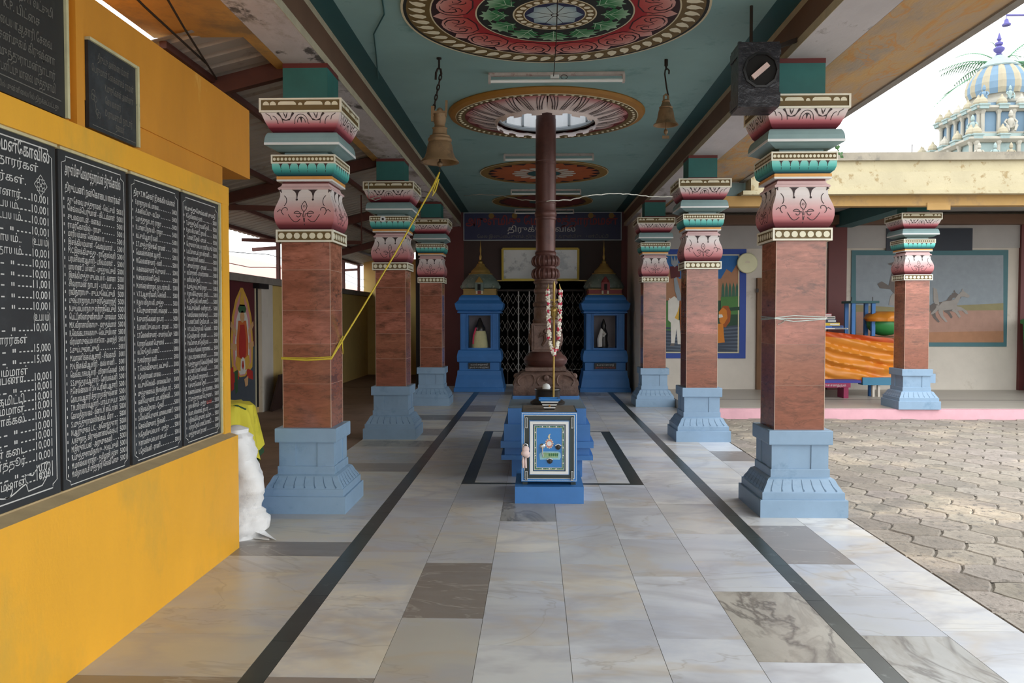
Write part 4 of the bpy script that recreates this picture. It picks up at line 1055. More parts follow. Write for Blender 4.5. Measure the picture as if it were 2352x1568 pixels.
# two upper plaques
root = board(2.3, 3.39, 2.342, 2.915, 'big dark inscribed plaque at the top left corner of the photo', m_slate2, 'r', BX=-1.996)
L = MB(); T0 = lambda u, v: (-1.9945, u, v)
for z, t, u, w_ in ((2.80, 'அருள்மிகு முத்தாரம்மன்', 2.75, .55), (2.73, 'N.முத்தையா லட்சுமி', 2.95, .36), (2.665, 'K.P. பிட்சை', 3.0, .22), (2.60, 'சுப்பையாஆசாரி சேவை', 2.92, .38), (2.54, 'M.சண்முகம் கிருஷ்ணா', 2.94, .38), (2.48, 'N.M.P.முத்துராமன்நாடார்', 2.88, .44), (2.425, 'அன்பளிப்பு மாலை முத்துசாமி', 2.92, .40), (2.362, 'திரு.M.முத்துசாமி கோவில் முன்னிலையில் திறக்கப்பட்டது', 2.72, .62)):
    put_text(L, t, u, z, .05 if z > 2.37 else .03, m_txt2, T0, w_, bold=.004)
L.ribbon([(2.4, 2.405), (3.36, 2.405)], .004, m_txt2, T0); L.build('lettering', root)
root = board(3.575, 4.0, 2.348, 2.735, 'small slate plaque with a painted flower, upper yellow wall', m_slate, 'tr', BX=-1.996)
L = MB()
for z, t, u, w_ in ((2.665, 'திருப்பு அன்னையம்மாள்', 3.65, .28), (2.605, 'பெருமாள் S.கைலாசம் ராமன்', 3.60, .375), (2.545, 'K.முருகேசன் அண்ணா', 3.71, .26), (2.485, 'செயலாளர்', 3.71, .14), (2.43, 'D.ராமசாமி நாடார்', 3.71, .25), (2.385, 'தலைவர்', 3.80, .08)):
    put_text(L, t, u, z, .045, m_txt2, T0, w_, bold=.004)
L.ribbon([(3.60, 2.365), (3.99, 2.365)], .003, m_txt2, T0)
L.ribbon([(3.64, 2.40), (3.63, 2.44), (3.615, 2.50)], .003, m_txt2, T0)
for p in ((3.61, 2.51), (3.625, 2.485), (3.605, 2.49), (3.64, 2.43), (3.655, 2.42)): L.ribbon([(p[0] + .014 * math.cos(t), p[1] + .014 * math.sin(t)) for t in [i * PI / 4 for i in range(8)]], .003, m_txt2, T0, closed=True)
L.build('lettering', root)

# ================================================================ SIDE AISLE SHEET ROOF
m_sheet = M('corrugated_sheet', (172, 166, 158), .55, .18, 2, metal=.15, dirt=((128, 116, 104), .58, .72, 3))
m_rust = M('red_oxide_steel', (88, 48, 40), .6, .25, 6)
def roofz(x): return 3.50 - .245 * (-1.96 - x)
root = thing('sheet_roof', 'corrugated metal lean-to roof over the left side aisle', 'roof', (-3.3, 13, 2.7))
b = MB(); y = 5.45; prof = [(0, 0), (.045, .0), (.065, .035), (.10, .035), (.12, 0)]; P_ = []
while y < 21.5:
    for dy, dz in prof: P_.append((y + dy, dz))
    y += .20
for i in range(len(P_) - 1):
    (a, za), (c_, zc_) = P_[i], P_[i + 1]; x0, x1 = (-2.03 if a > 5.9 else -2.66 + .0 if a < 5.75 else -2.4), -4.75
    x0 = -2.03 if a > 5.62 else -2.12
    b.face([(x0, a, roofz(x0) + .03 + za), (x1, a, roofz(x1) + .03 + za), (x1, c_, roofz(x1) + .03 + zc_), (x0, c_, roofz(x0) + .03 + zc_)], m_sheet)
b.build('sheets', root)
for yy in (6.36, 10.08, 13.81, 17.5):
    b = MB(); b.bar((-1.94, yy, roofz(-1.94) - .05), (-4.45, yy, roofz(-4.45) - .05), .07, .13, m_rust); b.build('rafter', root)
for xx in (-2.55, -3.3, -4.05, -4.6):
    b = MB(); b.bar((xx, 5.5, roofz(xx) + .005), (xx, 21.3, roofz(xx) + .005), .05, .05, m_rust); b.build('purlin', root)
for yy in (13.85, 18.6, 20.2):
    b = MB(); b.bar((-4.45, yy, 2.13), (-4.45, yy, roofz(-4.45) - .08), .06, .06, m_rust); b.bar((-4.45, yy, roofz(-4.45) - .20), (-4.9, yy, roofz(-4.9) - .12), .05, .06, m_rust); b.build('post', root)
for yy in (8.2, 12.0):
    b = MB(); b.bar((-2.6, yy, roofz(-2.6) - .03), (-2.6, yy + .02, roofz(-2.6) - .75), .018, .018, m_rust); b.bar((-2.6, yy, roofz(-2.6) - .74), (-4.4, yy, roofz(-4.4) - .25), .05, .05, m_rust); b.build('tie_rod', root)
root = thing('overhead_cables', 'two thin dark cables under the mustard overhang, top left', 'cable', (-2.3, 5, 3.4))
for (x0, y0, x1, y1, nm) in ((-2.30, 3.8, -2.42, 5.9, 'cable'), (-2.05, 4.1, -2.50, 6.3, 'cable')):
    b = MB(); b.tube([(x0, y0, 3.42), ((x0 + x1) / 2, (y0 + y1) / 2, 3.37), (x1, y1, 3.36)], .008, m_iron, 6); b.build(nm, root)
# neighbouring tiled roof beyond the boundary wall
m_ptile = M('pink_tile_roof', (206, 150, 138), .85, .2, 5, stretch=(1, 6, 1)); 
b = MB(); b.box(-9.5, -6.2, 8, 30, -.2, 2.2, m_wallw); b.face([(-5.8, 7.6, 2.25), (-5.8, 30.5, 2.25), (-8.2, 30.5, 3.15), (-8.2, 7.6, 3.15)], m_ptile); b.face([(-5.8, 7.6, 2.17), (-5.8, 30.5, 2.17), (-5.8, 30.5, 2.25), (-5.8, 7.6, 2.25)], m_ptile); b.face([(-10.4, 7.6, 2.25), (-10.4, 30.5, 2.25), (-8.2, 30.5, 3.15), (-8.2, 7.6, 3.15)], m_ptile)
tag(b.build('neighbour_house'), 'pink tile roofed house beyond the left boundary wall', 'house')
# thin wires over the boundary wall
b = MB()
for k, dz in enumerate((.12, .3)):
    pts = [(-4.5, 9 + i * .9, 2.2 + dz + .05 * math.sin(i * 1.3 + k)) for i in range(15)]; b.tube(pts, .006, m_iron, 5)
tag(b.build('boundary_wire'), 'thin sagging wires along the top of the left boundary wall', 'wire')

# painted goddess panel on the boundary wall
root = thing('painted_panel', 'tall painted panel of an enthroned garlanded deity on the left boundary wall', 'painting', (-4.38, 11.9, .1))
GX = -4.385
def gf(off): return lambda u, v: (GX + off, u, v)
pm_ = {k: M('mural_' + k, c, .7, .12, 9) for k, c in dict(maroon=(92, 34, 40), slate=(74, 82, 92), skin=(216, 170, 120), orange=(214, 110, 52), gold=(224, 176, 70), green=(54, 96, 60), red=(186, 50, 40), white=(226, 222, 212), pink=(220, 150, 150), teal=(60, 130, 130), sky=(44, 110, 176), hill=(176, 128, 96), tree=(60, 104, 84), field=(78, 128, 66), river=(92, 104, 120), riverd=(62, 72, 88), lion=(214, 130, 40), liond=(164, 84, 30), greysky=(148, 158, 166), sand=(178, 140, 124), olive=(150, 142, 104), horse=(164, 158, 152), horsed=(112, 104, 100), deepg=(40, 74, 52)).items()}
gy0, gy1 = 11.35, 12.5; gc = 11.92
b = MB(); b.box(GX - .015, GX, gy0, gy1, 1.05, 2.02, pm_['maroon']); b.box(GX - .015, GX, gy0, gy1, .08, 1.05, pm_['slate']); b.build('board', root)
b = MB(); b.box(GX - .015, GX + .03, gy1, gy1 + .035, .08, 2.02, m_blackp); b.box(GX - .015, GX + .03, gy0 - .035, gy0, .08, 2.02, m_blackp); b.box(GX - .015, GX + .02, gy1 - .04, gy1 - .02, .08, 2.02, m_lineL); b.box(GX - .015, GX + .1, gy1 - .1, gy1 + .35, 1.94, 2.02, m_blackp); b.build('frame', root)
b = MB()
def g(pts, m, off): b.face([(GX + off, gc + u, v) for u, v in pts], pm_[m])
def sym(h): return h + [(-u, v) for u, v in h[::-1]]
g(sym([(.10, .60), (.42, .72), (.46, 1.1), (.40, 1.5), (.26, 1.75), (.05, 1.93)]), 'gold', .001)
g(sym([(.08, .62), (.36, .8), (.38, 1.1), (.32, 1.5), (.20, 1.70), (.03, 1.88)]), 'pink', .002)
g(sym([(.10, .64), (.28, .8), (.30, 1.1), (.24, 1.45), (.14, 1.6)]), 'white', .003)
g(sym([(.10, .70), (.23, .85), (.24, 1.15), (.16, 1.44)]), 'orange', .004)
g(sym([(.06, .80), (.15, .95), (.14, 1.2), (.09, 1.38)]), 'red', .005)
g(arc(0, 1.50, .09, 0, 2 * PI, 16)[:-1], 'skin', .006); g(sym([(.13, 1.56), (.17, 1.62), (.10, 1.68)]), 'green', .006); g(sym([(.10, 1.66), (.08, 1.78), (.02, 1.93)]), 'gold', .006)
g(sym([(.0, .86), (.26, .92), (.30, .80), (.20, .70)]), 'gold', .006); g(sym([(.03, .66), (.10, .72), (.08, .86), (.0, .9)]), 'white', .007); g(sym([(.0, .70), (.05, .76), (.02, .84)]), 'red', .008)
for sg in (-1, 1):
    g([(sg * .24, 1.30), (sg * .46, 1.44), (sg * .48, 1.36), (sg * .26, 1.2)], 'skin', .006); g([(sg * .24, 1.10), (sg * .47, 1.12), (sg * .48, 1.04), (sg * .26, 1.0)], 'skin', .006)
    g([(sg * .18, .72), (sg * .42, .66), (sg * .44, .52), (sg * .16, .58)], 'red', .004)
g([(-.34, .7), (-.2, .72), (-.22, .40), (-.30, .36)], 'green', .005); g([(-.5, .75), (-.38, .78), (-.36, .45), (-.46, .42)], 'red', .005)
g([(.05, .56), (.22, .6), (.2, .46), (.1, .44)], 'skin', .007)
b.build('deity_painting', root)
# dark folded frames leaning beyond
root = thing('folded_frames', 'dark brown folded frames leaning on the pale yellow aisle wall', 'frame', (-4.2, 13.2, -.02))
for i in range(3):
    b = MB(); yy = 12.9 + i * .28; b.obox((-4.15 - i * .02, yy, .28), (.25, 0, .97), (0, 1, 0), (.97, 0, -.25), .30, .20, .02, m_dkbrown); b.bar((-4.05, yy - .15, .02), (-4.02, yy + .15, .5), .015, .015, m_steel); b.build('panel', root)

# ================================================================ SACK, BARREL, CLOTH BY THE WALL END
m_sack = M('white_plastic_sack', (232, 232, 232), .5, .06, 8, dirt=((196, 198, 202), .55, .7, 7), bump=.5, bsc=14)
def blob(c, prof, mat, n=28, seed=1, wob=.12, sx=1, sy=1):
    rnd = random.Random(seed); ph = [rnd.uniform(0, 6.28) for _ in range(8)]; mb = MB(); vs = []
    for j, (r, z) in enumerate(prof):
        for k in range(n):
            a = 2 * PI * k / n; w_ = 1 + wob * (.5 * math.sin(3 * a + ph[0] + z * 9) + .35 * math.sin(7 * a + ph[1] - z * 15) + .25 * math.sin(11 * a + ph[2] + z * 23))
            vs.append((c[0] + r * w_ * math.cos(a) * sx, c[1] + r * w_ * math.sin(a) * sy, c[2] + z))
    fs = [(j * n + k, j * n + (k + 1) % n, (j + 1) * n + (k + 1) % n, (j + 1) * n + k) for j in range(len(prof) - 1) for k in range(n)]
    fs.append(tuple(reversed(range(n)))); q = (len(prof) - 1) * n; fs.append(tuple(q + k for k in range(n)))
    mb.raw(vs, fs, mat); return mb
rs = random.Random(7); prof = []
for i in range(31):
    z = .76 * i / 30; r = [.135, .155, .15, .125, .10, .115, .13, .135, .14, .135, .125, .13, .12, .105, .075, .02][min(15, i // 2)]
    prof.append((r * (1 + .03 * rs.uniform(-1, 1)), z))
b = MB(); vs = []; n = 36
for j, (r, z) in enumerate(prof):
    for k in range(n):
        a = 2 * PI * k / n
        w_ = 1 + .10 * math.sin(3 * a + z * 8) + .07 * abs(math.sin(2.5 * a - z * 21)) + .06 * abs(math.sin(4.5 * a + z * 34 + 1)) + .012 * rs.uniform(-1, 1)
        vs.append((-2.02 + r * w_ * math.cos(a) + .03 * math.sin(z * 7), 5.42 + r * w_ * math.sin(a), z))
fs = [(j * n + k, j * n + (k + 1) % n, (j + 1) * n + (k + 1) % n, (j + 1) * n + k) for j in range(len(prof) - 1) for k in range(n)]
fs.append(tuple(reversed(range(n)))); q = (len(prof) - 1) * n; fs.append(tuple(q + k for k in range(n))); b.raw(vs, fs, m_sack)
for z0_ in (.0, .05): b.face([(-1.90, 5.34, .004 + z0_), (-1.78 + z0_, 5.30, .004), (-1.82, 5.42, .01), (-1.93, 5.46, .08)], m_sack)
tag(b.build('plastic_sack', smooth=50), 'tall crumpled white plastic sack at the end of the yellow wall', 'sack')
m_barrel = M('blue_barrel_plastic', (32, 84, 170), .35, .1, 4)
root = thing('barrel', 'dark blue plastic barrel under a yellow cloth, behind the white sack', 'barrel', (-2.39, 5.86, -.02))
b = MB(); b.lathe([(.25, -.02), (.27, .0), (.285, .1), (.285, .30), (.292, .32), (.285, .34), (.285, .6), (.27, .72), (.24, .80)], m_barrel, (-2.39, 5.86, 0), 36); b.build('body', root, smooth=40)
b = MB(); b.lathe([(.255, .80), (.262, .81), (.262, .84), (.25, .845)], M('navy_lid', (26, 40, 84), .4), (-2.39, 5.86, 0), 36); b.build('lid', root, smooth=40)
m_ycl = M('lime_yellow_cloth', (208, 196, 56), .8, .12, 6, dirt=((150, 150, 40), .55, .75, 5)); m_gcl = M('dark_green_cloth_edge', (30, 66, 34), .8, .2, 8)
def drape(c, R, z0, lens, mat, seed, a0, a1, off=0, n=48, m=10):
    rnd = random.Random(seed); mb = MB(); rows = []
    for j in range(m + 1):
        t = j / m; row = []
        for k in range(n + 1):
            u = k / n; a = a0 + (a1 - a0) * u; L_ = lens(u)
            s_ = t * (R * .9 + L_)
            if s_ < R * .9: r = s_ * 1.0; z = z0 + .008
            else:
                d_ = s_ - R * .9; r = R * .96 + off + .05 * (d_ / .4) * (1 + math.sin(a * 9 + seed) * 1.0) + .012 * math.sin(a * 17); z = z0 - d_
            row.append((c[0] + r * math.cos(a), c[1] + r * math.sin(a), z + off * .3))
        rows.append(row)
    for j in range(m):
        for k in range(n): mb.face([rows[j][k], rows[j][k + 1], rows[j + 1][k + 1], rows[j + 1][k]], mat)
    return mb
lens = lambda u: .26 + .16 * abs(math.sin(u * PI * 3.4 + 1.2))
root = thing('draped_cloth', 'lime yellow cloth with dark green hem hanging over the blue barrel', 'cloth', (-2.39, 5.86, .85))
b = drape((-2.39, 5.86), .285, .852, lambda u: lens(u) + .05, m_gcl, 3, -2.6, 1.6, .004); b.build('green_hem', root, smooth=60)
b = drape((-2.39, 5.86), .290, .856, lens, m_ycl, 3, -2.6, 1.6, .014); b.build('yellow_cloth', root, smooth=60)
m_gdisc = M('grey_galvanised', (140, 138, 136), .45, .2, 5, metal=.3)
b = MB(); T = Matrix.Rotation(math.radians(90), 3, 'X') @ Matrix.Rotation(0, 3, 'Z')
b.lathe([(.02, -.012), (.25, -.01), (.268, 0), (.25, .01), (.02, .012)], m_gdisc, (-2.20, 5.52, .27), 40, T=Matrix.Rotation(math.radians(82), 3, 'X'))
tag(b.build('metal_lid', smooth=40), 'round grey metal lid standing on edge between sack and barrel', 'lid')

# ================================================================ ROPES AND WIRES
m_rope = M('yellow_rope', (214, 190, 60), .7, .15, 30)
b = MB(); hw = .192; cx, cy = -1.768, 6.358
A = (-.838, 7.05, 2.76); 
pts = [A, (-.90, 7.02, 2.62), (-1.2, 6.85, 2.03), (-1.45, 6.68, 1.56), (cx + hw, 6.52, 1.30), (cx + hw, cy - hw, 1.175), (cx, cy - hw - .002, 1.165), (cx - hw, cy - hw, 1.175), (cx - hw, cy + hw, 1.19), (cx + hw, cy + hw, 1.2), (cx + hw + .004, 6.5, 1.31)]
b.tube(pts, .007, m_rope, 6)
b.tube([(cx + hw + .006, cy + .16, 1.34), (cx + hw + .006, cy - hw, 1.19), (cx, cy - hw - .006, 1.18), (cx - hw - .004, cy - hw, 1.185)], .005, m_rope, 6)
b.tube([A, (-.85, 7.04, 2.72), (-.89, 7.03, 2.60), (-.90, 7.03, 2.55), (-.87, 7.03, 2.60), (-.845, 7.05, 2.70)], .006, m_rope, 5)
tag(b.build('bell_rope', smooth=60), 'yellow rope from the big bell to the nearest left pillar', 'rope')
m_twine = M('silver_twine', (196, 206, 200), .4, .2, 30, metal=.3)
b = MB(); cx, cy, hw = 2.005, 6.35, .190
for k, (z, dz) in enumerate(((1.485, .0), (1.50, -.008), (1.475, .012))):
    b.tube([(cx - hw, cy + hw, z), (cx - hw, cy - hw, z + dz), (cx - .05, cy - hw - .004, z - dz), (cx + hw, cy - hw, z + dz * .5), (cx + hw, cy + hw, z), ], .0035, m_twine, 5, closed=True)
b.tube([(cx - .10, cy - hw - .003, 1.49), (cx - .13, cy - hw - .004, 1.46), (cx - .17, cy - hw - .004, 1.44)], .0025, m_twine, 4)
tag(b.build('twine', smooth=60), 'thin silvery twine wound round the nearest right pillar shaft', 'twine')
m_tin = M('tinsel', (206, 206, 196), .35, .3, 60, metal=.4)
p0 = Vector((-.95, 10.8, 3.05)); b = MB(); pts = []
ctrl = [(1066, 450, 14.9), (1100, 446, 13.4), (1150, 449, 11.6), (1200, 459, 9.9), (1256, 461.5, 8.50), (1310, 459, 8.5), (1350, 449, 8.9), (1410, 444, 9.2), (1450, 446, 9.4), (1490, 451, 9.55), (1545, 452, 9.62)]
pts = [atY(*c) for c in ctrl]
fine = []
for i in range(len(pts) - 1):
    for k in range(6):
        t = k / 6; p = [pts[i][q] * (1 - t) + pts[i + 1][q] * t for q in range(3)]; fine.append((p[0], p[1], p[2] + .004 * math.sin(i * 6 + k * 2.1)))
fine.append(pts[-1]); b.tube(fine, .006, m_tin, 5)
tag(b.build('tinsel_string'), 'silvery tinsel string sagging across the hall before the mast', 'string')
b = MB(); b.tube([(-.99, 4.9, 3.735), (-1.04, 5.4, 3.735), (-1.12, 6.0, 3.735), (-1.28, 6.4, 3.73), (-1.36, 6.9, 3.735), (-1.48, 7.6, 3.735)], .006, m_dteal, 5)
tag(b.build('ceiling_wire'), 'thin teal wire clipped along the ceiling left of the big medallion', 'wire')
root = thing('round_badge', 'small white round badge with black centre stuck on the second left pillar capital', 'badge', (-1.87, 9.8, 2.66))
b = MB(); TR_ = Matrix.Rotation(PI / 2, 3, 'X'); b.lathe([(.036, 0), (.036, .006), (.012, .008)], m_white, (-1.865, 9.832, 2.69), 20, T=TR_, caps=False); b.lathe([(.014, .008), (.001, .009)], m_black, (-1.865, 9.832, 2.69), 12, T=TR_, caps=False); b.build('disc', root)
b = MB(); b.tube([(-2.02, 9.73, 3.12), (-2.02, 9.73, 3.03), (-2.01, 9.72, 2.93), (-1.93, 9.7, 2.90), (-1.86, 9.7, 2.92), (-1.88, 9.7, 2.95), (-1.98, 9.7, 2.92)], .005, m_twine, 5)
tag(b.build('loose_wire'), 'short curl of loose wire on the second left pillar capital', 'wire')

# ================================================================ BELLS
m_bellb = M('dusty_bronze', (150, 124, 92), .5, .2, 8, metal=.35, dirt=((104, 84, 64), .5, .7, 6))
m_chain = M('blackened_chain', (52, 44, 40), .5, .3, 20, metal=.5)
root = thing('hanging_bell', 'large dusty bronze bell on a hooked chain, left of the mast', 'bell', (-.835, 7.05, 2.83))
bx, by = -.835, 7.05
b = MB(); b.lathe([(.168, 2.842), (.166, 2.852), (.135, 2.885), (.118, 2.93), (.108, 2.99), (.092, 3.03), (.07, 3.045), (.001, 3.05)], m_bellb, (bx, by, 0), 36, caps=False); b.lathe([(.150, 2.846), (.122, 2.89), (.10, 2.95), (.085, 3.02)], m_bellb, (bx, by, 0), 36, caps=False)
b.lathe([(.096, 3.02), (.104, 3.03), (.104, 3.045), (.096, 3.055)], m_bellb, (bx, by, 0), 30); b.lathe([(.168, 2.842), (.150, 2.846)], m_bellb, (bx, by, 0), 36, caps=False); b.build('body', root, smooth=45)
b = MB(); b.lathe([(.085, 3.055), (.09, 3.07), (.065, 3.085), (.06, 3.13), (.068, 3.14), (.05, 3.15), (.045, 3.17), (.055, 3.2), (.055, 3.25), (.06, 3.26), (.02, 3.265)], m_bellb, (bx, by, 0), 24); b.build('crown', root, smooth=40)
b = MB(); b.bar((bx - .06, by, 3.26), (bx + .06, by, 3.26), .05, .05, m_bellb); b.bar((bx + .055, by, 3.27), (bx + .06, by, 3.38), .018, .018, m_bellb); b.bar((bx - .06, by, 3.20), (bx - .06, by, 3.33), .03, .03, m_bellb); b.ball((bx, by, 3.29), .028, m_bellb, 8); b.build('bracket', root)
b = MB(); q0 = Vector((bx - .055, by, 3.30)); q1 = Vector((bx + .01, by, 3.60))
for i in range(7):
    c_ = q0 + (q1 - q0) * ((i + .5) / 7); T = Vector((.02, 0, .10)).normalized(); s_ = Vector((0, 1, 0)) if i % 2 else Vector((1, 0, -.2)).normalized()
    b.tube([c_ + T * .028 * math.cos(t) + s_ * .011 * math.sin(t) for t in [k * PI / 5 for k in range(10)]], .006, m_chain, 6, closed=True)
b.build('chain', root, smooth=60)
b = MB(); b.tube([(bx - .035, by, 3.56), (bx - .032, by, 3.62), (bx - .015, by, 3.655), (bx + .008, by, 3.65), (bx + .014, by, 3.61), (bx + .01, by, 3.59)], .010, m_chain, 8); b.tube([(bx - .005, by, 3.66), (bx - .005, by, 3.747)], .009, m_chain, 8); b.lathe([(.022, 3.735), (.022, 3.747)], m_chain, (bx - .005, by, 0), 12); b.build('hook', root, smooth=60)
b = MB(); b.tube([(bx, by, 3.0), (bx, by, 2.80)], .007, m_chain, 6); b.ball((bx, by, 2.83), .026, m_bellb, 8); b.tube([(bx, by, 2.80), (bx - .003, by, 2.76)], .004, m_chain, 5); b.build('clapper', root, smooth=60)
root = thing('hanging_bell', 'smaller bronze bell on a thin hook, right of the mast', 'bell', (1.14, 7.15, 3.05))
bx, by = 1.14, 7.15
b = MB(); b.lathe([(.110, 3.175), (.106, 3.183), (.088, 3.20), (.074, 3.24), (.066, 3.29), (.058, 3.315), (.001, 3.32)], m_bellb, (bx, by, 0), 32, caps=False); b.lathe([(.110, 3.175), (.098, 3.178), (.066, 3.24), (.056, 3.30)], m_bellb, (bx, by, 0), 32, caps=False); b.build('body', root, smooth=45)
b = MB(); b.lathe([(.056, 3.318), (.060, 3.33), (.045, 3.345), (.032, 3.375), (.036, 3.385), (.02, 3.40)], m_bellb, (bx, by, 0), 20); b.tube([(bx - .02, by, 3.39), (bx - .018, by, 3.43), (bx, by, 3.445), (bx + .018, by, 3.43), (bx + .02, by, 3.39)], .009, m_bellb, 7); b.build('crown', root, smooth=40)
b = MB(); b.tube([(bx + .02, by, 3.43), (bx + .005, by, 3.5), (bx - .012, by, 3.62), (bx - .008, by, 3.655), (bx + .012, by, 3.665), (bx + .026, by, 3.65), (bx + .024, by, 3.62)], .007, m_chain, 7); b.tube([(bx, by, 3.66), (bx, by, 3.747)], .009, m_chain, 7); b.lathe([(.016, 3.69), (.016, 3.747)], m_chain, (bx, by, 0), 10); b.build('hook', root, smooth=60)
b = MB(); b.tube([(bx, by, 3.3), (bx, by, 3.09)], .006, m_bellb, 6); b.ball((bx, by, 3.12), .018, m_bellb, 8, sz=1.4); b.box(bx - .03, bx + .03, by - .004, by + .004, 3.06, 3.085, m_bellb); b.build('clapper', root, smooth=60)

# ================================================================ TUBE LIGHTS
m_tube = M('glass_tube', (236, 240, 240), .15, .03, 4); m_bat = M('batten_enamel', (196, 186, 182), .5, .2, 14, dirt=((140, 90, 84), .58, .7, 12))
def tube_light(x0, x1, y, label, skew=0):
    root = thing('tube_light', label, 'tube light', ((x0 + x1) / 2, y, zc), 'tube lights on the ceiling')
    b = MB(); b.box(x0, x1, y - .02, y + .02, zc - .03, zc - .001, m_bat); bat = b.build('batten', root)
    b = MB(); b.tube([(x0 + .02, y - .03, zc - .085), (x1 - .02, y - .03, zc - .085)], .016, m_tube, 12); b.build('tube', root, smooth=60)
    for xx in (x0 + .01, x1 - .01):
        b = MB(); b.box(xx - .012, xx + .012, y - .045, y + .01, zc - .10, zc - .028, m_bat); b.build('holder', bat)
    b = MB(); xm = x0 + .52 * (x1 - x0); b.box(xm - .08, xm, y - .035, y + .0, zc - .06, zc - .03, m_tube); b.tube([(xm + .045 + .03 * math.cos(t), y - .03, zc - .05 + .02 * math.sin(t)) for t in [i * PI / 6 for i in range(12)]], .003, m_iron, 5, closed=True); b.build('ballast', bat)
tube_light(-.435, .815, 7.50, 'tube light between the big medallion and the carved ring')
tube_light(-.44, .80, 11.2, 'tube light between the carved ring and the orange medallion')
tube_light(-.44, .80, 14.3, 'tube light between the orange and the dark maroon medallions')
tube_light(-.44, .80, 16.95, 'tube light right above the blue temple sign')
b = MB(); b.tube([(.163, 6.05, 3.725), (.163, 6.05, 3.52), (.163, 6.05, 3.40)], .004, m_iron, 5)
b = MB(); b.tube([(.15, 5.6, 3.715), (.16, 6.4, 3.66), (.163, 7.1, 3.69), (.163, 7.45, 3.70)], .004, m_iron, 5)
tag(b.build('lamp_cord'), 'thin dark cord hanging below the big medallion to the first tube light', 'cord')

# ================================================================ SPEAKER ON THE RIGHT BEAM
root = thing('loudspeaker', 'black taped speaker box with torn cone, beside the nearest right capital', 'loudspeaker', (1.58, 5.95, 2.98))
m_tape = M('black_plastic_wrap', (44, 44, 50), .3, .2, 10, bump=.8, bsc=16)
b = MB(); X0, X1, Y0, Y1, Z0_, Z1_ = 1.44, 1.722, 5.80, 6.05, 2.985, 3.44
b.box(X0, X1, Y0, Y1, Z0_, Z1_, m_tape); b.box(X0 - .006, X1 + .006, Y0 - .006, Y1 + .006, Z0_ + .02, Z0_ + .10, m_tape); b.box(X0 - .006, X1 + .008, Y0 - .008, Y1, Z1_ - .09, Z1_ - .02, m_tape); b.box(X0 - .01, X0 + .012, Y0 - .01, Y0 + .02, Z0_, Z1_, m_tape)
cab = b.build('cabinet', root)
b = MB(); cx_, cz_ = (X0 + X1) / 2 + .01, 3.24; TR = Matrix.Rotation(PI / 2, 3, 'X')
b.lathe([(.128, 0), (.128, .014), (.112, .016), (.108, .0), (.05, -.005), (.04, 0)], m_blackp, (cx_, Y0, cz_), 10, T=TR, caps=False); b.lathe([(.04, 0), (.0001, .001)], m_black, (cx_, Y0 - .004, cz_), 20, T=TR, caps=False)
b.lathe([(.108, .0), (.0001, .002)], m_black, (cx_, Y0 - .003, cz_), 20, T=TR, caps=False); b.build('cone_rim', cab)
b = MB(); b.bar((cx_ - .06, Y0 - .012, cz_ - .055), (cx_ + .045, Y0 - .02, cz_ + .035), .03, .035, m_bag); b.tube([(cx_ - .02 + .03 * math.cos(t) - .03, Y0 - .015, cz_ - .06 + .02 * math.sin(t)) for t in [i * .4 for i in range(12)]], .004, m_blackp, 5); b.build('torn_paper', cab)
b = MB(); b.tube([(1.56, 5.95, 3.44), (1.56, 5.95, 3.747)], .012, m_iron, 8); b.bar((1.60, 5.95, 3.40), (1.89, 5.95, 3.50), .03, .03, m_iron); b.build('bracket', root)

